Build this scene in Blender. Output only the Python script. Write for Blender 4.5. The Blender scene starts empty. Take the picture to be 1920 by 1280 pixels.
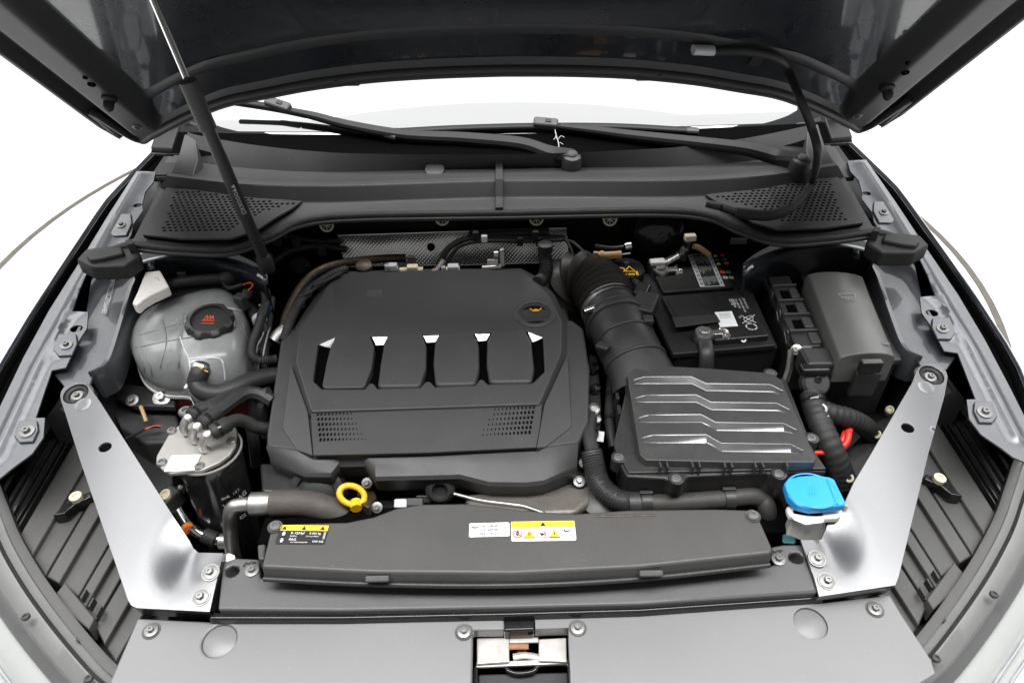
import bpy, bmesh, math, random
from mathutils import Vector as V, Matrix
random.seed(7)
S = bpy.context.scene
COL = S.collection
R = math.radians
# ------------------------------------------------------------------ camera
CAM = V((-.0066, 0, 1.6)); YAW, PITCH, ROLL, F = R(.85), R(38), R(-.547), 1300.0
FW = V((math.sin(YAW)*math.cos(PITCH), math.cos(YAW)*math.cos(PITCH), -math.sin(PITCH)))
r0 = V((math.cos(YAW), -math.sin(YAW), 0)); u0 = r0.cross(FW)
RT = r0*math.cos(ROLL)+u0*math.sin(ROLL); UP = -r0*math.sin(ROLL)+u0*math.cos(ROLL)
cd = bpy.data.cameras.new('camera'); cam = bpy.data.objects.new('camera', cd); COL.objects.link(cam)
cd.sensor_width = 36; cd.lens = F/1920*36; cd.clip_start = .02; cd.clip_end = 200
cam.matrix_world = Matrix(((RT.x, UP.x, -FW.x, CAM.x), (RT.y, UP.y, -FW.y, CAM.y), (RT.z, UP.z, -FW.z, CAM.z), (0, 0, 0, 1)))
S.camera = cam
# ------------------------------------------------------------------ studio light
w = bpy.data.worlds.new('World'); S.world = w; w.use_nodes = True
bg = w.node_tree.nodes['Background']; bg.inputs[0].default_value = (1, 1, .995, 1); bg.inputs[1].default_value = .24
def area(name, loc, target, sx, sy, watt, col=(1, 1, 1)):
    l = bpy.data.lights.new(name, 'AREA'); l.shape = 'RECTANGLE'; l.size = sx; l.size_y = sy; l.energy = watt; l.color = col
    o = bpy.data.objects.new(name, l); COL.objects.link(o); o.location = loc
    o.rotation_euler = (V(target)-V(loc)).to_track_quat('-Z', 'Y').to_euler(); return o
area('ceiling_softbox', (0, 2.45, 3.69), (0, 2.45, 0), 4.6, .70, 76)
area('ceiling_softbox_middle', (0, 1.41, 3.7), (0, 1.41, 0), 4.6, 1.42, 103)
area('floor_fill_left', (-5, 4.8, 4), (-5, 4.8, 0), 4, 7, 290)  # unseen fill lamp added so the floor goes white
area('floor_fill_right', (5, 4.8, 4), (5, 4.8, 0), 4, 7, 290)  # matching added fill lamp on the other side
area('front_softbox', (0, .31, 3.4), (0, .31, 0), 3.8, .74, 170)
S.view_settings.view_transform = 'Standard'; S.view_settings.look = 'None'; S.view_settings.exposure = 0; S.view_settings.gamma = 1
S.render.engine = 'CYCLES'

# ------------------------------------------------------------------ helpers: a photograph point at a real height / depth
def ray(x, y): return FW*F+RT*(x-960)-UP*(y-640)
def P(x, y, z): d = ray(x, y); return CAM+d*((z-CAM.z)/d.z)
def PY(x, y, Y): d = ray(x, y); return CAM+d*((Y-CAM.y)/d.y)
def PP(x, y, pl): d = ray(x, y); return CAM+d*((pl[0]-CAM).dot(pl[1])/d.dot(pl[1]))
def pln(y0, z0, s=0.0, sx=0.0, x0=0.0): return (V((x0, y0, z0)), V((-sx, -s, 1)).normalized())
def Q(pts, pl): return [PP(x, y, pl) for x, y in pts]
def mir(pts, s): return [V((p.x*s, p.y, p.z)) for p in pts]

# ------------------------------------------------------------------ materials
MATS = {}
def mat(name, col, rough=.5, metal=0, coat=0, grain=0, gs=400, dust=0, dcol=(.30, .28, .25), spec=.5, ior=1.5, trans=0, sss=0, emit=None, ds=9, rv=.06):
    m = bpy.data.materials.new(name); m.use_nodes = True; nt = m.node_tree; b = nt.nodes['Principled BSDF']
    I = b.inputs
    I['Base Color'].default_value = (*col, 1); I['Roughness'].default_value = rough; I['Metallic'].default_value = metal
    I['Coat Weight'].default_value = coat; I['Coat Roughness'].default_value = .06; I['IOR'].default_value = ior
    I['Specular IOR Level'].default_value = spec; I['Transmission Weight'].default_value = trans
    if sss: I['Subsurface Weight'].default_value = sss; I['Subsurface Radius'].default_value = (.02, .02, .02)
    tc = nt.nodes.new('ShaderNodeTexCoord')
    n = nt.nodes.new('ShaderNodeTexNoise'); n.inputs['Scale'].default_value = ds; n.inputs['Detail'].default_value = 6; n.inputs['Roughness'].default_value = .65
    nt.links.new(tc.outputs['Object'], n.inputs['Vector'])
    mr = nt.nodes.new('ShaderNodeMapRange'); mr.inputs[1].default_value = .3; mr.inputs[2].default_value = .7
    mr.inputs[3].default_value = max(0, rough-rv); mr.inputs[4].default_value = min(1, rough+rv)
    nt.links.new(n.outputs['Fac'], mr.inputs[0]); nt.links.new(mr.outputs[0], I['Roughness'])
    if dust:
        n2 = nt.nodes.new('ShaderNodeTexNoise'); n2.inputs['Scale'].default_value = ds*2.7; n2.inputs['Detail'].default_value = 8; n2.inputs['Roughness'].default_value = .75
        nt.links.new(tc.outputs['Object'], n2.inputs['Vector'])
        m2 = nt.nodes.new('ShaderNodeMapRange'); m2.inputs[1].default_value = .45; m2.inputs[2].default_value = .8; m2.inputs[3].default_value = 0; m2.inputs[4].default_value = dust
        nt.links.new(n2.outputs['Fac'], m2.inputs[0])
        mx = nt.nodes.new('ShaderNodeMix'); mx.data_type = 'RGBA'
        mx.inputs['A'].default_value = (*col, 1); mx.inputs['B'].default_value = (*dcol, 1)
        nt.links.new(m2.outputs[0], mx.inputs['Factor'])
        n3 = nt.nodes.new('ShaderNodeTexNoise'); n3.inputs['Scale'].default_value = 260; n3.inputs['Detail'].default_value = 3
        nt.links.new(tc.outputs['Object'], n3.inputs['Vector'])
        m3 = nt.nodes.new('ShaderNodeMapRange'); m3.inputs[1].default_value = .70; m3.inputs[2].default_value = .78; m3.inputs[4].default_value = .35
        nt.links.new(n3.outputs['Fac'], m3.inputs[0])
        mx2 = nt.nodes.new('ShaderNodeMix'); mx2.data_type = 'RGBA'; mx2.inputs['B'].default_value = (.3, .29, .27, 1)
        nt.links.new(m3.outputs[0], mx2.inputs['Factor']); nt.links.new(mx.outputs['Result'], mx2.inputs['A']); nt.links.new(mx2.outputs['Result'], I['Base Color'])
    if grain:
        g = nt.nodes.new('ShaderNodeTexNoise'); g.inputs['Scale'].default_value = gs; g.inputs['Detail'].default_value = 2
        nt.links.new(tc.outputs['Object'], g.inputs['Vector'])
        bp = nt.nodes.new('ShaderNodeBump'); bp.inputs['Strength'].default_value = grain; bp.inputs['Distance'].default_value = .002
        nt.links.new(g.outputs['Fac'], bp.inputs['Height']); nt.links.new(bp.outputs[0], I['Normal'])
    MATS[name] = m; return m
mat('plastic', (.022, .022, .022), .44, grain=.12, gs=700, dust=.05)
mat('plastic_grey', (.040, .040, .040), .52, grain=.12, gs=700, dust=.03)
mat('plastic_dusty', (.058, .057, .055), .46, grain=.10, gs=600, dust=.10, dcol=(.16, .15, .14), ds=6)
mat('plastic_gloss', (.012, .012, .012), .16, dust=.05)
mat('plastic_front', (.17, .17, .17), .40, grain=.10, gs=600, dust=.08, dcol=(.24, .24, .23), ds=3, rv=.12)
mat('black', (.006, .006, .006), .6)
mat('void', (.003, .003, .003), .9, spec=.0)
mat('rubber', (.014, .014, .014), .62, grain=.15, gs=500, dust=.2, dcol=(.12, .11, .10))
mat('hose', (.022, .022, .023), .5, grain=.25, gs=350, dust=.15, dcol=(.12, .11, .1))
mat('hose_dirty', (.06, .053, .046), .65, grain=.25, gs=300, dust=.5, dcol=(.11, .095, .08), ds=25)
mat('paint', (.020, .023, .030), .30, metal=.35, coat=1, dust=.10, dcol=(.2, .2, .2), ds=14)
mat('paint_rail', (.10, .104, .112), .36, metal=.6, coat=.35, dust=.2, dcol=(.26, .25, .23), ds=16)
mat('paint_under', (.036, .0365, .038), .48, metal=.1, coat=.0, ds=3, rv=.02)
mat('brace_paint', (.05, .052, .058), .20, ior=2.22, coat=0, dust=.10, dcol=(.16, .14, .12), ds=7, rv=.015)
mat('paint_mid', (.055, .058, .065), .38, metal=.4, coat=.5, dust=.15, dcol=(.2, .2, .19), ds=14, rv=.03)
mat('carrier', (.085, .085, .085), .42, grain=.1, gs=600, dust=.08, dcol=(.2, .19, .18), ds=8)
mat('bumper', (.16, .16, .158), .5, grain=.1, gs=500, dust=.2, dcol=(.28, .27, .25), ds=12)
mat('hose_worn', (.034, .032, .029), .6, grain=.25, gs=300, dust=.3, dcol=(.08, .07, .06), ds=25)
mat('aluminium', (.52, .51, .49), .48, metal=1, grain=.1, gs=250, dust=.35, dcol=(.35, .32, .28), ds=40)
mat('cast_aluminium', (.20, .185, .165), .55, metal=.6, grain=.4, gs=160, dust=.6, dcol=(.14, .12, .10), ds=22)
mat('filter_lid', (.36, .35, .33), .48, metal=.5, grain=.15, gs=120, dust=.65, dcol=(.40, .36, .31), ds=28)
mat('steel', (.5, .49, .47), .32, metal=1, dust=.3, dcol=(.22, .17, .12), ds=60)
mat('bolt_grey', (.22, .22, .215), .42, metal=.7, dust=.4, dcol=(.16, .14, .12), ds=80)
mat('chrome', (.75, .75, .74), .15, metal=1)
mat('latch_metal', (.62, .60, .57), .36, metal=.6, dust=.5, dcol=(.42, .33, .25), ds=40)
mat('rust', (.30, .15, .08), .7, metal=.3, dust=.4, dcol=(.4, .3, .22), ds=60)
mat('foil', (.88, .87, .85), .22, metal=1, dust=.12, dcol=(.4, .36, .3), ds=30)
mat('copper_brown', (.075, .055, .04), .5, metal=.6, dust=.4, ds=40)
mat('tank', (.28, .285, .285), .24, dust=.6, dcol=(.17, .17, .165), ds=14, sss=.1)
mat('tank_edge', (.62, .63, .63), .25)
mat('coolant', (.22, .03, .02), .35, sss=.2)
mat('white_label', (.82, .83, .84), .45)
mat('white_plastic', (.78, .77, .74), .4, dust=.2, dcol=(.5, .47, .4), ds=25)
mat('foam', (.80, .77, .74), .9, grain=.6, gs=150, dust=.3, dcol=(.55, .5, .46), ds=40)
mat('blue', (.03, .33, .78), .38, grain=.06, gs=400)
mat('washer_fluid', (.04, .14, .15), .3)
mat('yellow', (.88, .46, .02), .36)
mat('label_yellow', (.90, .62, .03), .45)
mat('red', (.62, .03, .02), .4)
mat('orange', (.60, .16, .03), .45)
mat('tan', (.48, .30, .14), .5)
mat('cream', (.70, .64, .46), .5)
mat('blue_mark', (.06, .16, .42), .5)
mat('black_print', (.01, .01, .01), .5)
mat('grey_print', (.32, .33, .34), .5)
mat('pale_print', (.55, .56, .57), .5)
mat('faint_print', (.10, .10, .10), .5)
mat('red_print', (.75, .10, .04), .5)
mat('floor_white', (.88, .88, .87), .6)
mat('floor_seam', (.13, .12, .105), .8, dust=.5, dcol=(.25, .23, .2), ds=5)
mat('glass', (.010, .011, .012), .02, ior=2.3, spec=.5, rv=.0)
mat('lens', (.42, .43, .42), .08, coat=1, ior=1.5, dust=.15, dcol=(.65, .64, .6), ds=6, rv=.02)
mat('green', (.05, .18, .12), .4)

# ------------------------------------------------------------------ object helpers
def T(name, label, cat, loc, group=None):
    o = bpy.data.objects.new(name, None); COL.objects.link(o); o.location = loc; o.empty_display_size = .02
    o['label'] = label; o['category'] = cat
    if group: o['group'] = group
    return o
def link(name, me, m, parent=None):
    o = bpy.data.objects.new(name, me); COL.objects.link(o)
    if m is not None and not me.materials: me.materials.append(MATS[m])
    if parent is not None:
        o.parent = parent
        o.matrix_parent_inverse = Matrix.Translation(-V(parent.location)) if parent.parent is None else Matrix.Identity(4)
    return o
def finish(bm, name, m, parent, bevel=0, seg=2, ang=35, sub=0, solid=0, recalc=True, soff=-1):
    if recalc: bmesh.ops.recalc_face_normals(bm, faces=bm.faces)
    me = bpy.data.meshes.new(name); bm.to_mesh(me); bm.free()
    me.shade_smooth(); me.set_sharp_from_angle(angle=R(ang))
    o = link(name, me, m, parent)
    if solid:
        md = o.modifiers.new('solid', 'SOLIDIFY'); md.thickness = solid; md.offset = soff
    if bevel:
        md = o.modifiers.new('bevel', 'BEVEL'); md.width = bevel; md.segments = seg; md.limit_method = 'ANGLE'; md.angle_limit = R(32); md.harden_normals = True
    if sub:
        md = o.modifiers.new('sub', 'SUBSURF'); md.levels = sub; md.render_levels = sub
    return o
def prism(name, top, dz, m, parent=None, bevel=.003, seg=2, inset=0, bottom=None):
    bm = bmesh.new(); c = sum(top, V())/len(top)
    off = V((0, 0, -dz)) if not isinstance(dz, V) else dz
    bot = bottom or [p+(c-p).normalized()*inset+off if inset else p+off for p in top]
    a = [bm.verts.new(p) for p in top]; b = [bm.verts.new(p) for p in bot]; n = len(top)
    bm.faces.new(a); bm.faces.new(b[::-1])
    for i in range(n): bm.faces.new((a[i], b[i], b[(i+1) % n], a[(i+1) % n]))
    return finish(bm, name, m, parent, bevel, seg)
def loft(name, rings, m, parent=None, bevel=0, closed=True, caps=True, ang=50, sub=0, solid=0):
    bm = bmesh.new(); vs = [[bm.verts.new(p) for p in r] for r in rings]; n = len(rings[0])
    for i in range(len(rings)-1):
        for j in range(n if closed else n-1):
            bm.faces.new((vs[i][j], vs[i][(j+1) % n], vs[i+1][(j+1) % n], vs[i+1][j]))
    if caps and closed: bm.faces.new(vs[0]); bm.faces.new(vs[-1])
    return finish(bm, name, m, parent, bevel, 2, ang, sub, solid)
def plate(name, outer, holes, th, m, parent=None, bevel=.0015, normal=None, seg=2):
    bm = bmesh.new(); es = []
    for lp in [outer]+holes:
        vs = [bm.verts.new(p) for p in lp]
        es += [bm.edges.new((vs[i], vs[(i+1) % len(vs)])) for i in range(len(vs))]
    nn = normal or V((0, 0, 1))
    g = bmesh.ops.triangle_fill(bm, use_beauty=True, use_dissolve=False, edges=es, normal=nn)
    fs = [f for f in bm.faces]
    for f in fs:
        f.normal_update()
        if f.normal.dot(nn) < 0: f.normal_flip()
    r = bmesh.ops.extrude_face_region(bm, geom=fs, use_keep_orig=True)
    vs = [v for v in r['geom'] if isinstance(v, bmesh.types.BMVert)]
    bmesh.ops.translate(bm, verts=vs, vec=-nn*th)
    return finish(bm, name, m, parent, bevel, seg)
def ell(c, rx, ry=None, n=12, nrm=V((0, 0, 1)), rot=0):
    ry = ry or rx; x = V((1, 0, 0)); x = (x-nrm*x.dot(nrm)).normalized(); y = nrm.cross(x)
    return [c+x*(rx*math.cos(a+rot))+y*(ry*math.sin(a+rot)) for a in [2*math.pi*i/n for i in range(n)]]
def cat(pts, k=6):
    if len(pts) < 3: return [pts[0].lerp(pts[-1], i/k) for i in range(k+1)]
    q = [pts[0]*2-pts[1]]+pts+[pts[-1]*2-pts[-2]]; out = []
    for i in range(1, len(q)-2):
        a, b, c, d = q[i-1:i+3]
        for j in range(k):
            t = j/k
            out.append(.5*((2*b)+(c-a)*t+(2*a-5*b+4*c-d)*t*t+(3*b-a-3*c+d)*t**3))
    return out+[pts[-1]]
def resample(pts, step):
    out = [pts[0]]; acc = 0
    for a, b in zip(pts, pts[1:]):
        L = (b-a).length; s = step-acc
        while s <= L: out.append(a.lerp(b, s/L)); s += step
        acc = L-(s-step)
    out.append(pts[-1]); return out
def tube(name, pts, r, m, parent=None, n=12, corr=None, k=8, caps=True, flat=1.0, raw=False, ridges=0):
    c = pts if raw else cat([V(p) for p in pts], k)
    if corr: c = resample(cat([V(p) for p in pts], 20), corr[0]/4)
    N = len(c); rings = []; up = None
    for i, p in enumerate(c):
        t = (c[min(i+1, N-1)]-c[max(i-1, 0)]).normalized()
        if up is None: up = (V((0, 0, 1)) if abs(t.z) < .9 else V((1, 0, 0)))
        up = (up-t*up.dot(t)).normalized(); sd = t.cross(up)
        rr = r(i/(N-1)) if callable(r) else r
        if corr: rr += corr[1]*(1, 0, -1, 0)[i % 4]
        rings.append([p+up*(rr*flat*math.sin(a)*(1+(ridges if j % 2 else 0)))+sd*(rr*math.cos(a)*(1+(ridges if j % 2 else 0))) for j, a in enumerate([2*math.pi*q/n for q in range(n)])])
    return loft(name, rings, m, parent, ang=60 if not ridges else 30)
def lathe(name, prof, base, axis, m, parent=None, n=24, ang=40, lug=None, sx=1.0, xdir=None, caps=True):
    z = V(axis).normalized(); x = V(xdir) if xdir else (V((1, 0, 0)) if abs(z.x) < .9 else V((0, 1, 0))); x = (x-z*x.dot(z)).normalized(); y = z.cross(x)
    rings = []
    for q in prof:
        r, h = q[0], q[1]
        ring = []
        for i in range(n):
            a = 2*math.pi*i/n; rr = r
            if lug and len(q) > 2: rr += q[2]*(1 if (i*lug*2//n) % 2 else 0)
            ring.append(V(base)+z*h+x*(rr*math.cos(a)*sx)+y*(rr*math.sin(a)))
        rings.append(ring)
    return loft(name, rings, m, parent, ang=ang, caps=caps)
# shared fastener meshes
def _bolt_mesh(kind):
    bm = bmesh.new()
    prof = {'flange': [(.0, 0, 24), (1.0, 0, 24), (1.0, .12, 24), (.62, .22, 24)], 'screw': [(0, 0, 20), (1, 0, 20), (.98, .25, 20), (.75, .42, 20)]}[kind]
    def ring(r, h, n): return [bm.verts.new((r*math.cos(2*math.pi*i/n), r*math.sin(2*math.pi*i/n), h)) for i in range(n)]
    def join(a, b):
        n = len(a)
        for i in range(n): bm.faces.new((a[i], a[(i+1) % n], b[(i+1) % n], b[i]))
    N = 24
    if kind == 'flange': pr = [(1, -.3), (1, .12), (.66, .2)]
    else: pr = [(1, -.3), (1, .22), (.8, .42), (.46, .44)]
    rs = [ring(r, h, N) for r, h in pr]
    bm.faces.new(rs[0])
    for a, b in zip(rs, rs[1:]): join(a, b)
    if kind == 'flange':
        bm.faces.new(rs[-1]); h1 = ring(.52, .18, 6); h2 = ring(.52, .62, 6); h3 = ring(.44, .68, 6); join(h1, h2); join(h2, h3)
        h4 = ring(.24, .68, 6); join(h3, h4); h5 = ring(.22, .5, 6); join(h4, h5); bm.faces.new(h5)
    else:
        a = ring(.42, .2, N); join(rs[-1], a); bm.faces.new(a)
    bmesh.ops.recalc_face_normals(bm, faces=bm.faces)
    me = bpy.data.meshes.new(kind); bm.to_mesh(me); bm.free(); me.shade_smooth(); me.set_sharp_from_angle(angle=R(30)); return me
BM = {}
def bolt(c, nrm, r, parent, m='bolt_grey', kind='flange', name=None):
    key = (kind, m)
    if key not in BM:
        BM[key] = _bolt_mesh(kind); BM[key].materials.append(MATS[m])
    o = link(name or ('bolt' if kind == 'flange' else 'screw'), BM[key], m, parent)
    q = V(nrm).to_track_quat('Z', 'Y').to_matrix().to_4x4()
    o.matrix_basis = Matrix.Translation(c) @ q @ Matrix.Rotation(random.random()*6, 4, 'Z') @ Matrix.Scale(r, 4)
    return o
def box(name, c, sx, sy, sz, m, parent=None, bevel=.002, x=V((1, 0, 0)), n=V((0, 0, 1)), seg=2):
    x = (x-n*x.dot(n)).normalized(); y = n.cross(x)
    top = [c+x*(a*sx/2)+y*(b*sy/2)+n*(sz/2) for a, b in ((-1, -1), (1, -1), (1, 1), (-1, 1))]
    return prism(name, top, n*(-sz), m, parent, bevel, seg)
def gplate(name, outer, holes, th, m, parent=None, step=.012, nrm=V((0, 0, 1)), zf=None, bevel=.0015, seg=2, extra=()):
    from mathutils.geometry import delaunay_2d_cdt
    o = outer[0]; n = V(nrm).normalized(); ux_ = V((1, 0, 0)); ux_ = (ux_-n*ux_.dot(n)).normalized(); uy_ = n.cross(ux_)
    to2 = lambda p: V(((p-o).dot(ux_), (p-o).dot(uy_)))
    loops = []
    for lp in [outer]+holes:
        q = []
        for a, b in zip(lp, lp[1:]+lp[:1]):
            k = max(1, int((b-a).length/(step*1.3)))
            q += [a.lerp(b, i/k) for i in range(k)]
        loops.append([to2(p) for p in q])
    pts = []; ed = []
    for q in loops:
        s0 = len(pts); pts += q; ed += [(s0+i, s0+(i+1) % len(q)) for i in range(len(q))]
    ex = [[to2(p) for p in resample(q, step)] for q in extra]; L0 = [(p.x, p.y) for p in loops[0]]; HO = [[(p.x, p.y) for p in q] for q in loops[1:]]
    x0, x1 = min(p[0] for p in L0), max(p[0] for p in L0); y0, y1 = min(p[1] for p in L0), max(p[1] for p in L0)
    def ok(x, y): return inpoly(x, y, L0) and not any(inpoly(x, y, h) for h in HO)
    for q in ex:
        q = [p for p in q if ok(p.x, p.y) and all((p-b).length > step*.35 for lp in loops for b in lp)]
        pts += q; loops = loops+[q]
    y = y0; j = 0
    while y < y1:
        x = x0+(step/2 if j % 2 else 0)
        while x < x1:
            if ok(x, y) and all((x-q.x)**2+(y-q.y)**2 > (step*.55)**2 for lp in loops for q in lp): pts.append(V((x, y)))
            x += step
        y += step*.87; j += 1
    vo, eo, fo_, *_ = delaunay_2d_cdt(pts, ed, [], 0, 1e-6)
    bm = bmesh.new(); vs = [bm.verts.new(o+ux_*p.x+uy_*p.y) for p in vo]
    for v in vs:
        if zf: v.co += n*zf(v.co)
    for f in fo_:
        c = sum((vo[i] for i in f), V((0, 0)))/len(f)
        if ok(c.x, c.y): bm.faces.new([vs[i] for i in f])
    for v in [v for v in bm.verts if not v.link_faces]: bm.verts.remove(v)
    bm.normal_update()
    for f in bm.faces:
        if f.normal.dot(n) < 0: f.normal_flip()
    r = bmesh.ops.extrude_face_region(bm, geom=list(bm.faces), use_keep_orig=True)
    bmesh.ops.translate(bm, verts=[v for v in r['geom'] if isinstance(v, bmesh.types.BMVert)], vec=-n*th)
    return finish(bm, name, m, parent, bevel, seg)
def inpoly(x, y, pg):
    c = False
    for (x1, y1), (x2, y2) in zip(pg, pg[1:]+pg[:1]):
        if (y1 > y) != (y2 > y) and x < (x2-x1)*(y-y1)/(y2-y1)+x1: c = not c
    return c
def dpoly(p, pl):
    best = 9
    for a, b in zip(pl, pl[1:]):
        d = b-a; t = max(0, min(1, (p-a).dot(d)/d.length_squared)); best = min(best, (p-(a+d*t)).length)
    return best
# flat print lying on a surface
class Label:
    def __init__(s, tl, tr, bl, parent, lift=.0006, up=None):
        s.u = (tr-tl).normalized(); vv = tl-bl; s.v = (vv-s.u*vv.dot(s.u)).normalized(); s.n = s.u.cross(s.v)
        s.w = (tr-tl).length; s.h = vv.dot(s.v); s.o = tl-s.v*s.h+s.n*lift; s.par = parent; s.k = 0
    def pt(s, x, y, z=0): return s.o+s.u*x*s.w+s.v*y*s.h+s.n*z
    def poly(s, pts, m, name='print_mark', lvl=1, th=.0004):
        s.k += 1
        return prism(name, [s.pt(x, y, lvl*.0005) for x, y in pts], s.n*(-th), m, s.par, 0)
    def rect(s, x0, y0, x1, y1, m, name='print_mark', lvl=1): return s.poly([(x0, y0), (x1, y0), (x1, y1), (x0, y1)], m, name, lvl)
    def rrect(s, x0, y0, x1, y1, m, name='sticker', lvl=0, r=.06):
        a = s.h/s.w; q = []
        for cx, cy, st in ((x1-r*a, y1-r, 0), (x0+r*a, y1-r, 90), (x0+r*a, y0+r, 180), (x1-r*a, y0+r, 270)):
            for k in range(4): t = R(st+k*30); q.append((cx+r*a*math.cos(t), cy+r*math.sin(t)))
        return s.poly(q, m, name, lvl)
    def disc(s, x, y, r, m, name='print_mark', lvl=1, n=20):
        a = s.h/s.w; return s.poly([(x+r*a*math.cos(2*math.pi*i/n), y+r*math.sin(2*math.pi*i/n)) for i in range(n)], m, name, lvl)
    def ring(s, x, y, r, t, m, name='print_mark', lvl=1, n=20):
        a = s.h/s.w
        f = lambda rr: [s.pt(x+rr*a*math.cos(2*math.pi*i/n), y+rr*math.sin(2*math.pi*i/n), lvl*.0005) for i in range(n)]
        return plate(name, f(r), [f(r-t)], .0004, m, s.par, 0, s.n)
    def tri(s, x, y, r, m, lvl=1, name='print_mark'):
        a = s.h/s.w; return s.poly([(x-r*a, y-r*.8), (x+r*a, y-r*.8), (x, y+r)], m, name, lvl)
    def line(s, x0, y0, x1, y1, t, m, lvl=1, name='print_mark'):
        a = s.h/s.w; dx, dy = (x1-x0)/a, y1-y0; L = math.hypot(dx, dy) or 1; nx, ny = -dy/L*t/2*a, dx/L*t/2
        return s.poly([(x0+nx, y0+ny), (x0-nx, y0-ny), (x1-nx, y1-ny), (x1+nx, y1+ny)], m, name, lvl)
    def text(s, body, x, y, size, m, name='lettering', lvl=2, rot=0, align='LEFT', sx=1.0):
        cu = bpy.data.curves.new('t', 'FONT'); cu.body = body; cu.size = size*s.h; cu.align_x = align; cu.extrude = .0001; cu.resolution_u = 2
        t = bpy.data.objects.new('t', cu); me = bpy.data.meshes.new_from_object(t); bpy.data.objects.remove(t)
        mw = Matrix((( s.u.x, s.v.x, s.n.x, 0), (s.u.y, s.v.y, s.n.y, 0), (s.u.z, s.v.z, s.n.z, 0), (0, 0, 0, 1)))
        me.transform(Matrix.Translation(s.pt(x, y, lvl*.0005)) @ mw @ Matrix.Rotation(R(rot), 4, 'Z') @ Matrix.Diagonal((sx, 1, 1, 1)))
        me.materials.clear(); return link(name, me, m, s.par)
def struct(o): o['kind'] = 'structure'; return o
mat('facet_glint', (.60, .60, .60), .30, metal=.85, coat=.3)
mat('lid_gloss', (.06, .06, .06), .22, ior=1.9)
mat('wiper', (.008, .008, .008), .5, spec=.3)
mat('plastic_lid', (.04, .04, .04), .38, grain=.06, gs=700, dust=.08)
mat('hose_black', (.032, .029, .026), .45, grain=.15, gs=300, dust=.25, dcol=(.06, .05, .04), ds=25)
mat('fuse_lid', (.085, .085, .082), .36, grain=.08, gs=700, dust=.08, ds=5, rv=.08)
mat('battery_top', (.009, .009, .009), .38, dust=.06)
mat('tank_rib', (.19, .195, .195), .35)
mat('paint_dusty', (.03, .03, .032), .6, dust=.6, dcol=(.10, .09, .08), ds=25)

# ================================================================== the setting
bm = bmesh.new(); bmesh.ops.create_circle(bm, cap_ends=True, radius=30, segments=64)
fl = struct(finish(bm, 'floor', 'floor_white', None))
c0 = V((-.104, 2.778, .004))
ri = 2.10
seam = plate('turntable_seam', ell(c0, ri+.026, n=96), [ell(c0, ri, n=96)], .003, 'floor_seam', fl, 0)

# ================================================================== bonnet (open, seen from below)
HB = (V((0, 1.38, 1.07)), V((0, 1, 1)).normalized())         # plane of the open bonnet
HV = V((0, -1, 1)).normalized()
def hood_uv(x, y): p = PP(x, y, HB); return abs(p.x), (p-HB[0]).dot(HV)
edge_px = [(168, 208), (205, 242), (230, 256), (258, 262), (292, 252), (336, 230), (370, 214), (427, 192), (504, 176), (588, 160), (700, 146), (820, 138), (945, 134)]
edge = sorted(hood_uv(*p) for p in edge_px); HW = edge[-1][0]+.004
_e = cat([V((a, b, 0)) for a, b in edge], 6); edge = [(p.x, p.y) for p in _e]
for i in range(1, len(edge)): edge[i] = (max(edge[i][0], edge[i-1][0]+1e-4), edge[i][1])
edge = [(-.01, edge[0][1])]+edge+[(HW, edge[-1][1]+.02)]
def vr(u):
    u = abs(u)
    for (a, va), (b, vb) in zip(edge, edge[1:]):
        if u <= b: t = (u-a)/(b-a+1e-9); return va+(vb-va)*t
    return edge[-1][1]
def sst(a, b, x): t = min(1, max(0, (x-a)/(b-a))); return t*t*(3-2*t)
def hood_p(u, v, d):
    crown = 0                              # sides bend toward the bay
    return HB[0]+V((u, 0, 0))+HV*v-HB[1]*(d+crown)
def relief(u, v):
    a = abs(u); ds = HW-a; dv = v-vr(u)
    r = 0
    # side profile: bead, channel, flange strip, wall down to the inner panel
    side = .010*(1-sst(.004, .014, ds))-.012*(sst(.012, .02, ds)-sst(.032, .042, ds))+.006*sst(.036, .044, ds)-.030*sst(.088, .125, ds)
    inner = sst(.10, .17, ds)
    rear = .012*(1-sst(.0, .018, dv))-.016*sst(.020, .046, dv)+.020*sst(.052, .082, dv)-.024*sst(.084, .13, dv)+.016*sst(.14, .20, dv)-.02*sst(.23, .28, dv)+.02*sst(.5, .56, dv)-.02*sst(.62, .68, dv)
    if inpoly(a, v, CUT): r = -.025
    return r+side*sst(-.01, .05, dv) + inner*rear + (1-inner)*.008*(1-sst(0, .02, dv))
CUT = [hood_uv(*p) for p in ((88, -4), (150, -40), (205, -8), (232, 33), (180, 36), (132, 33))]
us = []
N = 190
for i in range(N+1):
    t = -1+2*i/N; us.append(HW*(math.copysign(1-(1-abs(t))**1.7, t)))
vs_ = [0, .005, .010, .015, .02, .026, .032, .038, .045, .052, .06, .068, .076, .085, .095, .105, .115, .125, .135, .15, .165, .18, .19, .2, .21, .22, .23, .24, .25, .26, .27, .28, .29, .31, .35, .4, .45, .5, .53, .56, .6, .63, .66, .7, .76, .82, .88, .94, 1.0]
VF = 1.0
bonnet = T('bonnet', 'raised dark grey bonnet seen from below, held open over the engine bay', 'bonnet', HB[0])
rows = []
for q in vs_:
    row = []
    for u in us:
        v0 = vr(u); v = v0+q*(VF-.12*(u/HW)**2-v0)/1.0 if q > .3 else v0+q
        if q > .3: v = v0+.3+(q-.3)/.7*(VF-.12*(u/HW)**2-v0-.3)
        row.append(hood_p(u, v, relief(u, v)))
    rows.append(row)
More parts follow.
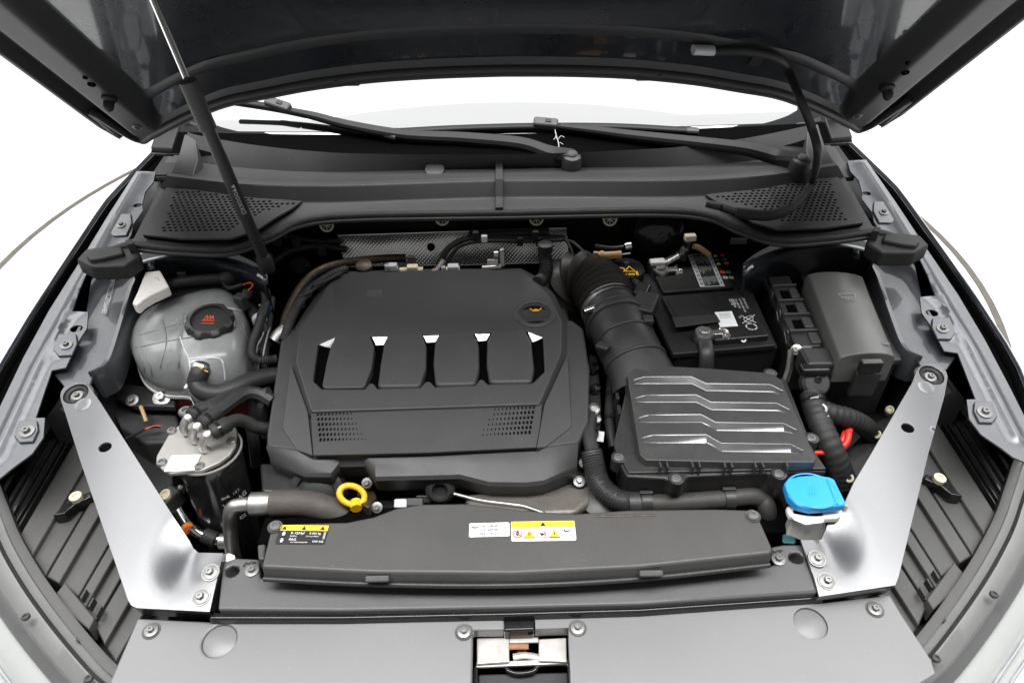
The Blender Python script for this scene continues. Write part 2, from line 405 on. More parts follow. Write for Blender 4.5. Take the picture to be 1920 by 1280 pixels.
# two cut-outs through the inner panel near the sides
bm = bmesh.new(); gv = [[bm.verts.new(p) for p in r] for r in rows]
for i in range(len(rows)-1):
    for j in range(len(us)-1):
        m4 = (rows[i][j]+rows[i+1][j+1])/2; uu = abs(m4.x); vv = (m4-HB[0]).dot(HV)
        bm.faces.new((gv[i][j], gv[i][j+1], gv[i+1][j+1], gv[i+1][j])).material_index = 1 if inpoly(uu, vv, CUT) else 0
hp = finish(bm, 'inner_panel', 'paint_under', bonnet, ang=60, recalc=False); hp.data.materials.append(MATS['void'])
# outer skin
bm = bmesh.new(); gv = [[bm.verts.new(p+HB[1]*.028*min(1, 8*min(1-abs(u)/HW+.05, q+.05))) for p, u in zip([hood_p(u, (p-HB[0]).dot(HV), .002) for p, u in zip(r, us)], us)] for r, q in zip(rows, vs_)]
for i in range(len(rows)-1):
    for j in range(len(us)-1): bm.faces.new((gv[i][j], gv[i+1][j], gv[i+1][j+1], gv[i][j+1]))
finish(bm, 'outer_skin', 'paint', bonnet, ang=60, recalc=False)
hem = [hood_p(us[0], (r[0]-HB[0]).dot(HV), 0) for r in rows[::-1]][:-1]+[hood_p(u, vr(u)+.006, 0) for u in us]+[hood_p(us[-1], (r[-1]-HB[0]).dot(HV), 0) for r in rows[1:]]
tube('hem_edge', resample(hem, .008), .0085, 'paint_under', bonnet, 10, raw=True)
def hoodpt(x, y, lift=.0):
    p = PP(x, y, HB); u = p.x; v = (p-HB[0]).dot(HV); return hood_p(u, v, relief(u, v)+lift)
HN = -HB[1]
for x, y, r in ((160, 139, .004), (172, 152, .0065), (1697, 130, .0065), (1702, 116, .004)):
    lathe('punched_hole', [(r, 0), (r*.98, .0022), (r*.7, .0018), (r*.6, -.003)], hoodpt(x, y), HN, 'void', bonnet, 14)
for pts in ([(205, 178), (200, 172), (218, 180)], [(1663, 158), (1668, 153), (1655, 163)]):
    lathe('rubber_buffer', [(.013, -.004), (.013, .004), (.009, .008), (.009, .016), (.007, .022), (.002, .026)], hoodpt(*pts[0]), HN+V((0, -.3, -.3)), 'rubber', bonnet, 16)
for x, y in ((257, 233), (1607, 212)): bolt(hoodpt(x, y), HN, .009, bonnet, 'bolt_grey')
for a, b in (((60, -20), (250, 38)),):
    pass
def slot(pxs, s):
    pts = [hoodpt(x, y, .003) for x, y in pxs]; pts = mir(pts, s)
    q = [p+HN*.001 for p in pts]
    tube('opening_bead', q+[q[0]], .003, 'paint_under', bonnet, 8)
SL = [(80, -8), (146, -48), (212, -12), (243, 36), (182, 41), (126, 38)]
slot(SL, 1); slot(SL, -1)
for s in (1, -1):      # seam of the bonded corner panel
    tube('panel_crease', mir([hoodpt(x, y, .0005) for x, y in ((255, 82), (290, 118), (325, 152), (390, 138), (455, 118))], s), .0016, 'void', bonnet, 6)
for x in (650, 1212):
    u = PP(x, 150, HB).x; box('edge_clip', hood_p(u, vr(u)+.002, .002), .045, .016, .014, 'paint_under', bonnet, .004, n=HN)
for s, bx in ((-1, 345), (1, 1545)):   # hinges
    h = None; b0 = P(bx, 250, 1.0)+V((-s*.012, .02, -.01))
    h = prism('hinge', [b0, b0+V((s*.03, 0, 0)), b0+V((s*.03, -.10, .13)), b0+V((0, -.10, .13))], V((0, .012, .012)), 'paint', bonnet, .002)
    prism('hinge_foot', [b0+V((-.01*s, .03, -.02)), b0+V((.05*s, .03, -.02)), b0+V((.06*s, -.12, -.05)), b0+V((-.005*s, -.12, -.05))], .012, 'paint_under', h, .003)
    bolt(b0+V((s*.015, -.04, .035)), V((0, -.7, -.6)), .008, h)

# ================================================================== windscreen
cb = P(945, 292, 1.018); WS = (cb, V((0, -math.tan(R(29)), 1)).normalized())
WD = V((0, math.cos(R(29)), math.sin(R(29))))
def wpt(u, t): return cb+V((u, 0, 0))+WD*t+V((0, .13*u*u, -.02*u*u))
ws = T('windscreen', 'curved windscreen reflecting the pale studio above the black scuttle', 'windscreen', wpt(0, 0))
bm = bmesh.new(); g = [[bm.verts.new(wpt(-.76+1.52*i/40*(1-.12*j/10), -.002+.97*j/10)) for i in range(41)] for j in range(11)]
for j in range(10):
    for i in range(40): bm.faces.new((g[j][i], g[j][i+1], g[j+1][i+1], g[j+1][i]))
finish(bm, 'glass_pane', 'glass', ws, recalc=False, solid=.005)
t0 = (PP(945, 252, WS)-cb).dot(WD)
bm = bmesh.new(); g = [[bm.verts.new(wpt(-.76+1.52*i/40, -.002+(t0+.002)*j/2)+WS[1]*.0015) for i in range(41)] for j in range(3)]
for j in range(2):
    for i in range(40): bm.faces.new((g[j][i], g[j][i+1], g[j+1][i+1], g[j+1][i]))
finish(bm, 'ceramic_band', 'void', ws, recalc=False)
for k, (a, b) in enumerate((((1380, 210), (1432, 203)),)):
    pa, pb = PP(*a, WS), PP(*b, WS)
    q = lambda p: wpt(p.x, (p-cb).dot(WD))+V((0, -.003, .006))
    if 0: prism('inspection_sticker', [q(pa)+WD*.006, q(pa)-WD*.006, q(pb)-WD*.006, q(pb)+WD*.006], .001, 'white_label', ws, 0)
for s in (-1, 1):
    roof = prism('pillar_trim', [wpt(s*.71, .0)+V((0, 0, .01)), wpt(s*.76, .0)+V((0, 0, .01)), wpt(s*.67, .95)+V((0, 0, .01)), wpt(s*.62, .95)+V((0, 0, .01))], .02, 'black', ws, .004)

# ================================================================== scuttle panel, grilles and seal
def half(pts, z):
    L = [P(x, y, z if not isinstance(z, (list, tuple)) else z[i]) for i, (x, y) in enumerate(pts)]
    L[-1].x = 0
    return L+[V((-p.x, p.y, p.z)) for p in L[-2::-1]]
xs = (0, 1, 2, 3, 4, 5, 6)
rA = half([(243, 456), (330, 462), (430, 464), (505, 440), (560, 414), (660, 401), (945, 396)], [.958, .952, .948, .955, .962, .968, .970])
rA2 = half([(252, 445), (335, 452), (432, 452), (508, 428), (566, 404), (662, 393), (945, 389)], [.960, .956, .952, .958, .965, .970, .972])
r1 = half([(300, 352), (345, 360), (440, 374), (510, 379), (575, 380), (670, 379), (945, 371)], [.975]*7)
r2 = half([(312, 330), (350, 334), (440, 344), (510, 347), (575, 348), (670, 347), (945, 338)], [1.003]*7)
r3 = half([(316, 325), (352, 329), (442, 338), (512, 341), (576, 342), (671, 341), (945, 332)], [1.004]*7)
r4 = half([(335, 300), (362, 304), (446, 314), (515, 319), (578, 322), (672, 322), (945, 315)], [.992]*7)
r5 = half([(352, 248), (372, 254), (450, 268), (518, 277), (580, 283), (672, 288), (945, 290)], [1.04, 1.04, 1.036, 1.034, 1.032, 1.032, 1.032])
def dens(row): return cat(row, 5)
sc = T('scuttle_panel', 'black plastic scuttle panel below the windscreen with perforated air intakes', 'scuttle panel', rA[6])
bm = bmesh.new(); rws = [dens(r) for r in (rA, rA2, r1, r2, r3, r4, r5)]
# round the folds by inserting midpoints
full = []
for a, b in zip(rws, rws[1:]):
    full.append(a); full += [[p.lerp(q, t) for p, q in zip(a, b)] for t in (.12, .5, .88)]
full.append(rws[-1])
full.append([p+V((0, .03, -.04)) for p in rws[-1]])
full = [[p+V((0, .012, -.012)) for p in rws[0]]]+full
g = [[bm.verts.new(p) for p in r] for r in full]
for j in range(len(full)-1):
    for i in range(len(full[0])-1): bm.faces.new((g[j][i], g[j][i+1], g[j+1][i+1], g[j+1][i]))
finish(bm, 'scuttle_body', 'plastic_grey', sc, ang=55, recalc=False)
# perforated air intake panels
def grille(s):
    og = [(268, 440), (300, 372), (312, 352), (350, 354), (440, 366), (520, 373), (566, 377), (548, 390), (516, 408), (480, 432), (432, 447), (340, 447)]
    pl = (P(430, 410, .9735), V((0, -.10, 1)).normalized())
    o = mir(Q(og, pl), s); n = V((0, -.10, 1)).normalized()
    x0 = min(p.x for p in o); x1 = max(p.x for p in o); y0 = min(p.y for p in o); y1 = max(p.y for p in o)
    hp_px = [(300, 438), (316, 405), (328, 360), (345, 356), (440, 368), (520, 378), (560, 379), (505, 394), (455, 412), (425, 434)]
    hp2 = [(p.x, p.y) for p in mir(Q(hp_px, pl), s)]
    holes = []; dx = .0108; dy = .0095; zc = pl[0]
    j = 0; y = y0
    while y < y1:
        x = x0+(dx/2 if j % 2 else 0)
        while x < x1:
            if inpoly(x, y, hp2):
                z = zc.z+.10*(y-zc.y); holes.append(ell(V((x, y, z)), .0038, .0032, 8, n))
            x += dx
        y += dy; j += 1
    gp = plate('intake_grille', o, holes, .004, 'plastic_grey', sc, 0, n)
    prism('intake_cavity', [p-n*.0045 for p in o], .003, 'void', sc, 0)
grille(1); grille(-1)
a = [P(936, y, z) for y, z in ((392, .976), (372, .979), (339, 1.006), (331, 1.008), (316, .997), (294, 1.02))]
prv = None
rings = []
for p in a: rings.append([p+V((-.008, 0, -.004)), p+V((-.007, -.001, .004)), p+V((.007, -.001, .004)), p+V((.008, 0, -.004))])
loft('joint_strip', rings, 'plastic_grey', sc, ang=30)
cc = P(815, 318, 1.0); lathe('blanking_cap', [(.02, -.004), (.02, .0015), (.0185, .0025), (.002, .003)], cc, V((0, -.35, 1)), 'plastic_grey', sc, 28)
for x0 in (415, 1385):
    box('seal_clip', P(x0, 452, .955), .03, .006, .012, 'plastic', sc, .002)
for s in (-1, 1):   # raised end horns of the scuttle
    pts = mir([P(345, 248, 1.06), P(368, 262, 1.05), P(372, 300, 1.02), P(362, 332, 1.004), P(318, 325, 1.004), P(338, 290, 1.02)], s)
    prism('end_horn', pts, .05, 'plastic_grey', sc, .004)
seal = T('bonnet_seal', 'long black rubber bonnet seal along the front edge of the scuttle', 'rubber seal', rA[6])
sp = cat([p+V((0, -.004, -.004)) for p in ([P(190, 478, .95)]+rA[:-1]+[rA[-1], V((-P(190, 478, .95).x, P(190, 478, .95).y, .95))])], 6)
tube('seal_bulb', sp, .009, 'rubber', seal, 10, raw=True)
tube('seal_lip', [p+V((0, -.009, -.004)) for p in sp], .004, 'plastic_grey', seal, 8, raw=True)
WL = {0: 'nearest the gas strut', 1: 'behind the left half of the engine cover', 2: 'behind the oil filler cap', 3: 'above the corrugated intake hose'}
for k, (x, y) in enumerate(((612, 422), (829, 410), (1006, 410), (1144, 411))):
    c = PY(x, y, 1.235); t = T('firewall_clip', 'round grey spoked clip under the scuttle seal, '+WL[k], 'clip', c, 'spoked clips under the scuttle')
    n = V((0, -1, .25)).normalized()
    plate('clip_ring', ell(c, .0145, .0145, 20, n), [ell(c, .011, .011, 20, n)], .003, 'cream', t, 0, n)
    for q in range(4): box('clip_spoke', c-n*.001, .019, .0018, .003, 'pale_print', t, 0, x=V((math.cos(q*.785), 0, math.sin(q*.785))), n=n)
    lathe('clip_core', [(.0095, -.006), (.0095, -.004), (.001, -.004)], c, n, 'void', t, 14)

# ================================================================== wipers
WP = (cb+WS[1]*.014, WS[1])
def wp(x, y, l=0): return PP(x, y, (WP[0]+WP[1]*l, WP[1]))
def wiper(label, spind, arm, conn, blade, sz):
    t = T('wiper_arm', label, 'wiper', sz)
    pts = [sz+V((0, 0, .012))]+[wp(x, y, l) for x, y, l in arm]
    c = cat(pts, 8); N = len(c); n = WS[1]
    rings = []
    for i, p in enumerate(c):
        tt = (c[min(i+1, N-1)]-c[max(i-1, 0)]).normalized(); sd = tt.cross(n).normalized(); up = sd.cross(tt)
        q = i/(N-1); wd = .017*(1-q)+.007*q; hh = .012*(1-q)+.005*q
        rings.append([p+sd*wd*a+up*hh*b for a, b in ((-1, -1), (-1, .2), (-.6, .9), (.6, .9), (1, .2), (1, -1))])
    loft('arm', rings, 'wiper', t, ang=35, bevel=.001)
    lathe('spindle_cap', [(.021, -.03), (.021, .006), (.018, .014), (.010, .018), (.001, .019)], sz, V((0, -.2, 1)), 'plastic', t, 24)
    lathe('spindle_nut_cover', [(.011, .012), (.011, .020), (.008, .023), (.001, .0235)], sz, V((0, -.2, 1)), 'plastic_grey', t, 18)
    bl = [wp(x, y, -.004) for x, y in blade]
    bo = tube('blade', bl, .0095, 'wiper', t, 10, flat=.7)
    tube('rubber_edge', [p-n*.010 for p in cat(bl, 6)], .003, 'rubber', bo, 6, raw=True)
    for e, d in ((bl[0], bl[1]), (bl[-1], bl[-2])):
        dd = (d-e).normalized(); tube('blade_end_cap', [e-dd*.004, e+dd*.02], .010, 'plastic', bo, 10, flat=.75)
    a, b = wp(*conn[0]), wp(*conn[1]); dd = (b-a).normalized()
    o = box('connector', (a+b)/2+n*.004, (b-a).length, .021, .018, 'plastic_grey', t, .005, x=dd, n=n, seg=3)
    box('release_button', a.lerp(b, .6)+n*.0135, .012, .008, .003, 'black', t, .001, x=dd, n=n)
    return t
wiper('black wiper arm pivoting at the middle of the scuttle, reaching past the gas strut', None,
      [(1030, 285, -.012), (975, 268, -.005), (870, 258, 0), (760, 252, 0), (660, 235, .004), (590, 217, .006), (548, 208, .004)], ((500, 192), (545, 207)), [(425, 188), (520, 203), (620, 225), (740, 256)], P(1072, 303, 1.012))
wiper('black wiper arm pivoting beside the perforated intake above the fuse box', None,
      [(1455, 292, -.012), (1395, 277, -.004), (1300, 265, 0), (1180, 252, 0), (1110, 243, .004), (1050, 236, .004)], ((1000, 232), (1046, 236)), [(728, 248), (860, 241), (1010, 237), (1160, 238), (1305, 246)], P(1500, 310, 1.015))
tt = T('dead_twig', 'small dry grey twig caught below the wiper connector', 'twig', wp(1045, 275))
tube('stem', [wp(1040, 240), wp(1043, 255), wp(1047, 268), wp(1048, 280)], .0012, 'grey_print', tt, 6)
for a, b in (((1046, 262), (1058, 258)), ((1047, 268), (1056, 271)), ((1043, 254), (1038, 262))): tube('side_shoot', [wp(*a), wp((a[0]+b[0])/2, b[1]-3), wp(*b)], .0007, 'grey_print', tt, 5)

# ================================================================== gas strut
g0, g1, g2 = P(500, 498, .93), PY(352, 152, 1.06), PY(283, -10, .98)
gs = T('gas_strut', 'slim black gas strut with bright rod propping up the bonnet', 'gas strut', g0)
dd = (g1-g0).normalized()
cyl = tube('cylinder', [g0, g0.lerp(g1, .8)], .0105, 'plastic', gs, 18)
tube('dust_sleeve', [g0.lerp(g1, .78), g1], .0135, 'plastic_grey', gs, 18)
d2 = (g2-g1).normalized()
tube('rod', [g1-d2*.02, g2+d2*.25], .0052, 'chrome', gs, 14)
lathe('ball_socket', [(.012, -.012), (.014, 0), (.014, .018), (.010, .024)], g0, dd, 'plastic', gs, 16)
cn = (CAM-g0.lerp(g1, .42)); cn = (cn-dd*cn.dot(dd)).normalized()
q = g0.lerp(g1, .42)+cn*.0106; sd = dd.cross(cn)
L = Label(q-sd*.004+dd*.03, q-sd*.004-dd*.03, q+sd*.004+dd*.03, gs, .0)
for i, k in enumerate('ttoooxxr'):
    x = .07+i*.12
    if k == 't': L.tri(x, .5, .42, 'pale_print')
    elif k == 'o': L.ring(x, .5, .4, .13, 'pale_print', n=12)
    elif k == 'x': L.line(x-.04, .1, x+.04, .9, .16, 'pale_print'); L.line(x-.04, .9, x+.04, .1, .16, 'pale_print')
    else:
        for e in ((-.04, .1, .04, .1), (-.04, .9, .04, .9), (-.04, .1, -.04, .9), (.04, .1, .04, .9)): L.line(x+e[0], e[1], x+e[2], e[3], .14, 'pale_print')

# ================================================================== wings, rails
def fz(y): return .8965+.195*(y-1.02) if y < 1.02 else (.8965+.143*(y-1.02) if y < 1.36 else .945+.023*(y-1.36))
RAIL = pln(1.25, .925, .16)
for s in (-1, 1):
    side = 'coolant tank' if s < 0 else 'fuse box'
    t = T('front_wing', 'dark grey painted front wing beside the '+side, 'car wing', V((s*.8, 1.1, .6)))
    rows = []
    prof = [(.833, -.004), (.835, -.001), (.839, .0008), (.845, -.004), (.850, -.016), (.855, -.05), (.86, -.3)]
    ys = [1.75-.05*i for i in range(21)]
    for y in ys:
        k = 0 if y > .9 else (y-.9)**2*1.3
        rows.append([V((s*(a-k-(.0 if y < 1.3 else (y-1.3)*.03)), y, fz(y)+b-(0 if y > .8 else (.8-y)*.2))) for a, b in prof])
    loft('wing_skin', rows, 'paint', t, closed=False, caps=False, ang=50, solid=.002)
    loft('inner_flange', [[r[0]+V((-s*.0005, 0, -.0005)), r[0]+V((-s*.003, 0, -.014)), r[0]+V((-s*.026, 0, -.022)), r[0]+V((-s*.028, 0, -.07))] for r in rows], 'void', t, closed=False, caps=False, ang=50, solid=.002)  # flange coloured black to carry the shadow in the gap beside the rail
    inner = [(292, 322), (287, 342), (272, 360), (266, 385), (268, 395), (250, 420), (246, 440), (232, 462), (208, 492), (168, 509), (150, 548), (136, 585), (165, 585), (163, 615), (148, 638), (136, 662), (123, 689), (97, 694), (82, 738), (67, 783), (84, 783), (81, 820), (60, 850), (22, 878), (0, 896)]
    outer = [(-40, 915), (-40, 850), (0, 762), (44, 670), (92, 582), (150, 490), (205, 400), (256, 321)]
    ip = Q(inner, RAIL); op = Q(outer, RAIL)
    n = RAIL[1]
    holes = [ell(PP(143, 616, RAIL), .011, .0085, 14, n), ell(PP(258, 385, RAIL), .009, .007, 14, n)]
    bead = mir([PP(x, y, RAIL) for x, y in ((268, 330), (218, 415), (160, 520), (118, 598), (68, 690), (22, 790), (-10, 860))], s)
    bead2 = mir([PP(x, y, RAIL) for x, y in ((150, 580), (120, 608), (104, 640), (103, 668))], s)
    def rz(p):
        d = dpoly(p, bead); d2 = dpoly(p, bead2); out = 1 if abs(p.x) > abs(bead[2].x)-.01 else 0
        return .0055*math.exp(-(d/.009)**2)+.003*math.exp(-(d2/.006)**2)
    offs = [[p+V((k, k*.6*(-s), 0)) for p in cat(bead, 6)] for k in (-.010, -.005, 0, .005, .010)]
    rl = gplate('mounting_rail', mir(ip+op[::1], s), [mir(h, s) for h in holes], .003, 'paint_rail', t, .0075, n, rz, .001, 2, offs)
    # pressed bead along the rail and raised bolt pads
    for (x, y), rr in (((127, 650), .010), ((54, 812), .011), ((229, 425), .009)):
        c = PP(x, y, RAIL); pad = [PP(x+a, y+b, RAIL)+n*.004 for a, b in ((-16, -22), (18, -22), (20, -4), (10, 18), (-16, 20), (-26, 8))]
        prism('bolt_pad', mir(pad, s), .004, 'paint_rail', rl, .003)
        bolt(mir([c+n*.0045], s)[0], V((0, -.16, 1)), rr, t, 'bolt_grey')
    bolt(mir([PP(12, 808, RAIL)], s)[0], V((0, -.16, 1)), .005, t, 'bolt_grey', 'screw')
    cap = T('corner_seal_cap', 'black moulded rubber cap over the wing rail beside the '+('gas strut' if s < 0 else 'battery side')+' intake grille', 'rubber cap', P(200, 480, .95) if s < 0 else mir([P(200, 480, .95)], -1)[0])
    pl = pln(1.12, .955, .1)
    cp_ = mir(Q([(142, 486), (160, 466), (230, 457), (258, 462), (262, 480), (235, 498), (170, 500)], pl), s if s > 0 else 1) if False else [V((s*abs(p.x), p.y, p.z)) for p in Q([(142, 486), (160, 466), (230, 457), (258, 462), (262, 480), (235, 498), (170, 500)], pl)]
    prism('cap_body', cp_, .03, 'rubber', cap, .005, 3)
    q2 = [V((s*abs(p.x), p.y, p.z)) for p in Q([(160, 480), (172, 468), (228, 462), (232, 474), (190, 484), (168, 487)], pln(1.12, .963, .1))]
    prism('cap_ridge', q2, .012, 'rubber', cap, .004, 3)
    q3 = [V((s*abs(p.x), p.y, p.z)) for p in Q([(234, 449), (246, 447), (252, 456), (238, 458)], pln(1.12, .975, .1))]
    prism('cap_tab', q3, .02, 'rubber', cap, .002)

# ================================================================== engine bay shell
tub = T('engine_bay_shell', 'black sheet metal shell lining the engine bay behind all components', 'engine bay', V((0, .9, .40)))
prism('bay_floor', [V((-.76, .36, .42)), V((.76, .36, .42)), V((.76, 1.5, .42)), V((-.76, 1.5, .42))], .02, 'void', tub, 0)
fw = prism('firewall', [V((-.69, 1.34, .42)), V((.69, 1.34, .42)), V((.69, 1.30, .945)), V((-.69, 1.30, .945))], V((0, .02, 0)), 'black', tub, 0)
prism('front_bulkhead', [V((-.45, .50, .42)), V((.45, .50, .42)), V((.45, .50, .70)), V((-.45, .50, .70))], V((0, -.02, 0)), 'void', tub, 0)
for s in (-1, 1):
    loft('side_apron', [[V((s*.77, y, .42)), V((s*.765, y, .80)), V((s*.735, y, .845+.12*(y-1))), V((s*.735, y, .84+.12*(y-1))), V((s*.70, y, .78)), V((s*.70, y, .42))] for y in (.84, .95, 1.1, 1.3, 1.5)], 'paint_under', tub, ang=30)
    prism('rear_corner', [V((s*.62, 1.47, .945)), V((s*.79, 1.47, .945)), V((s*.79, 1.66, .965)), V((s*.62, 1.66, .965))], .02, 'black', tub, .004)
    prism('cowl_side', [V((s*.56, 1.28, .905)), V((s*.80, 1.28, .905)), V((s*.80, 1.66, .935)), V((s*.56, 1.66, .935))], .02, 'paint_under', tub, .004)
    # inner wing with stamped number panel
    t = T('inner_wing_panel', 'grey painted inner wing sheet between rail and '+('coolant tank' if s < 0 else 'fuse box'), 'body panel', V((s*.66, 1.0, .8)))
    pl = pln(1.0, .865, .10)
    pg = [(172, 512), (262, 514), (256, 530), (246, 556), (228, 620), (206, 684), (176, 702), (168, 725), (120, 725), (100, 700), (140, 640), (160, 590)]
    pn = prism('apron_sheet', mir(Q(pg, pl), -s if s > 0 else 1), .006, 'paint_mid', t, .002)
    fl_ = [(266, 510), (258, 532), (248, 558), (230, 622), (208, 686), (178, 706)]
    q = mir([p+V((0, 0, .004)) for p in Q(fl_, pl)], -1 if s > 0 else 1)
    rings = [[p+V((s*.008, 0, 0)), p+V((s*.008, 0, .006)), p+V((0, 0, .008)), p+V((-s*.003, 0, .004)), p+V((-s*.003, 0, -.05)), p+V((s*.004, 0, -.05))] for p in cat(q, 4)]
    loft('sheet_flange', rings, 'paint_mid', t, ang=40)
    ly = Q([(222, 560), (190, 600)], pl)
    if s < 0:
        pl2 = pln(1.0, .8665, .10)
        cs = Q([(208, 521), (188, 604), (219, 523)], pl2)   # reads down the panel
        L = Label(cs[2]+V((0, 0, .001)), Q([(199, 606)], pl2)[0], cs[0], t, .0008)
        L.u = (Q([(200, 604)], pl2)[0]-cs[2]).normalized()
        L = Label(Q([(222, 520)], pl2)[0], Q([(200, 602)], pl2)[0], Q([(208, 519)], pl2)[0], t, .0008)
        L.text('*WVWZZZ3CZPE064485*', 0, .15, .95, 'pale_print', sx=.72)
    bpy.context.view_layer
    # strut tower
    tw = T('strut_tower', 'dark glossy suspension strut tower under the scuttle beside the '+('coolant tank' if s < 0 else 'battery'), 'body panel', V((s*.5, 1.15, .7)))
    rows = []
    outl = [(255, 505), (275, 492), (300, 486), (345, 484), (390, 486), (430, 494), (470, 510), (500, 530)]
    a = mir(Q([(x, y-22) for x, y in outl], pln(1.1, .925)), -1 if s > 0 else 1); b = mir(Q(outl, pln(1.1, .92)), -1 if s > 0 else 1)
    c = mir(Q([(x, y+16) for x, y in outl], pln(1.1, .895)), -1 if s > 0 else 1); d = [p+V((0, -.005, -.25)) for p in c]
    loft('tower_top', [cat(r, 4) for r in (a, b, [p.lerp(q, .5)+V((0, -.004, .004)) for p, q in zip(b, c)], c, d)], 'paint', tw, closed=False, caps=False, ang=60, solid=.004)
    lathe('tower_stud', [(.008, -.01), (.008, .004), (.005, .006), (.001, .007)], mir(Q([(283, 497)], pln(1.1, .925)), -1 if s > 0 else 1)[0], V((0, 0, 1)), 'paint', tw, 14)

# ================================================================== braces over the headlamps
def brace(label, outl, end, hole, weld, bolts, foot, grp, elbow):
    A = P(*end, .872); B = P(*bolts[1], .802)
    d = B-A; sl = d.z/d.y
    pl = (A, V((0, -sl, 1)).normalized()); n = pl[1]
    t = T('headlamp_brace', label, 'brace', V((A.x, A.y, A.z)), grp)
    o = Q(outl, pl)
    hs = [ell(PP(*hole, pl), .0095, .0085, 16, n), ell(PP(*end, pl), .019, .019, 20, n)]
    el = PP(*elbow, pl)
    def bz(p):
        q = p-el; q.x *= 1.35; d = q.length
        return -.0085*(1-sst(.0, .078, d))
    pt = gplate('brace_plate', o, hs, .004, 'brace_paint', t, .010, n, bz, .0018, 3)
    # folded-down edge round the plate
    for seg in foot:
        q = Q(seg, pl); rings = [[p-n*.001, p-n*.0035, p-n*.028, p-n*.028+V((0, .003, 0)), p-n*.004+V((0, .003, 0))] for p in q]
        loft('folded_edge', rings, 'plastic_gloss', t, ang=30)
    c = PP(*end, pl)
    lathe('bush', [(.0185, -.012), (.0185, -.003), (.016, -.001), (.012, -.003), (.011, -.007), (.001, -.007)], c, n, 'rubber', t, 24)
    lathe('mount_pad', [(.024, -.02), (.024, -.006), (.018, -.006)], c, n, 'paint_under', t, 24)
    bolt(c-n*.005, n, .009, t, 'bolt_grey', 'flange')
    lathe('weld_stud', [(.012, -.002), (.012, .0005), (.0105, .0007), (.001, .0004)], PP(*weld, pl), n, 'brace_paint', t, 20)
    for b in bolts: 
        lathe('washer', [(.0115, -.001), (.0115, .0010), (.006, .0012)], PP(*b, pl), n, 'bolt_grey', t, 24)
        bolt(PP(*b, pl)+n*.0012, n, .0095, t, 'bolt_grey', 'flange')
    return pl
arc = lambda c, r, a0, a1, k: [(c[0]+r*math.cos(R(a0+(a1-a0)*i/k)), c[1]+r*.85*math.sin(R(a0+(a1-a0)*i/k))) for i in range(k+1)]
lo = arc((144, 742), 31, 160, 335, 9)+[(190, 757), (352, 1010), (358, 1022), (368, 1031), (418, 1036), (393, 1146), (256, 1139), (246, 1134), (240, 1124), (150, 862)]
BL = brace('bare grey headlamp brace beside the fuel filter', lo, (142, 738), (197, 838), (156, 758), [(395, 1073), (377, 1119)], [[(250, 1137), (256, 1139), (393, 1146)], [(393, 1146), (418, 1036)]], 'braces over the headlamps', (356, 1024))
ro = [(1679, 1097), (1536, 1118), (1527, 1085), (1502, 1010), (1544, 1006), (1551, 990), (1556, 975), (1582, 945), (1600, 905), (1632, 852), (1711, 716)]+arc((1746, 707), 31, 205, 375, 9)+[(1771, 742), (1741, 850), (1685, 1082)]
BR = brace('bare grey headlamp brace beside the blue washer cap', ro, (1747, 703), (1702, 802), (1736, 726), [(1532, 1047), (1550, 1089)], [[(1536, 1118), (1675, 1099)]], 'braces over the headlamps', (1548, 995))

# ================================================================== front panel, latch, crossmember
FP = pln(.49, .775, .06)
fo = [(258, 1158), (404, 1165), (640, 1160), (945, 1150), (946, 1180), (886, 1181), (884, 1330), (190, 1330), (205, 1278), (228, 1225)]
fr = [(1003, 1148), (1300, 1140), (1530, 1132), (1668, 1116), (1688, 1150), (1745, 1238), (1752, 1262), (1640, 1330), (1072, 1330), (1066, 1176), (1004, 1178)]
fp = T('front_cover', 'wide grey plastic cover over the grille in front of the crossmember', 'cover panel', P(960, 1200, .70))
n = FP[1]
for nm, oo, disc, scr in (('cover_half', fo, (411, 1200), ((284, 1182), (870, 1184))), ('cover_half', fr, (1520, 1168), ((1083, 1177), (1640, 1142)))):
    dc = PP(*disc, FP)
    gplate(nm, Q(oo, FP), [ell(dc, .021, .021, 28, n)], .02, 'plastic_front', fp, .02, n, lambda p: .0012*math.sin(p.x*14)*math.sin(p.y*20), .003, 3)
    lathe('round_blank', [(.0205, -.02), (.0205, -.003), (.019, -.0022), (.001, -.0012)], dc, n, 'plastic_front', fp, 28)
    for q in scr:
        lathe('screw_dimple', [(.0115, -.001), (.0115, .0006), (.009, .0002)], PP(*q, FP), n, 'plastic_dusty', fp, 20); bolt(PP(*q, FP)+n*.001, n, .0085, fp, 'bolt_grey', 'flange', 'screw')
lt = T('bonnet_latch', 'worn bare metal bonnet latch set into the front cover', 'latch', P(978, 1240, .70))
LP = pln(.46, .752, 0)
prism('latch_well', Q([(880, 1170), (1074, 1170), (1080, 1340), (876, 1340)], pln(.46, .715)), .01, 'void', lt, 0)
for pg in ([(894, 1195), (955, 1193), (955, 1240), (894, 1244)], [(1010, 1197), (1062, 1194), (1063, 1240), (1010, 1238)], [(955, 1193), (1010, 1193), (1010, 1203), (955, 1204)]): prism('latch_plate', Q(pg, LP), .004, 'latch_metal', lt, .0015)
prism('latch_lip', Q([(893, 1240), (1064, 1234), (1064, 1243), (893, 1250)], pln(.46, .747)), .004, 'latch_metal', lt, .001)
tube('catch_hook', Q([(950, 1212), (970, 1211), (991, 1211)], pln(.46, .748)), .004, 'rust', lt, 8, flat=.6)
tube('catch_pawl', Q([(962, 1231), (985, 1228), (1018, 1233)], pln(.46, .746)), .0045, 'latch_metal', lt, 8, flat=.5)
lathe('catch_rivet', [(.006, -.01), (.006, 0), (.004, .002), (.001, .002)], PP(978, 1221, pln(.46, .738)), V((0, 0, 1)), 'rust', lt, 12)
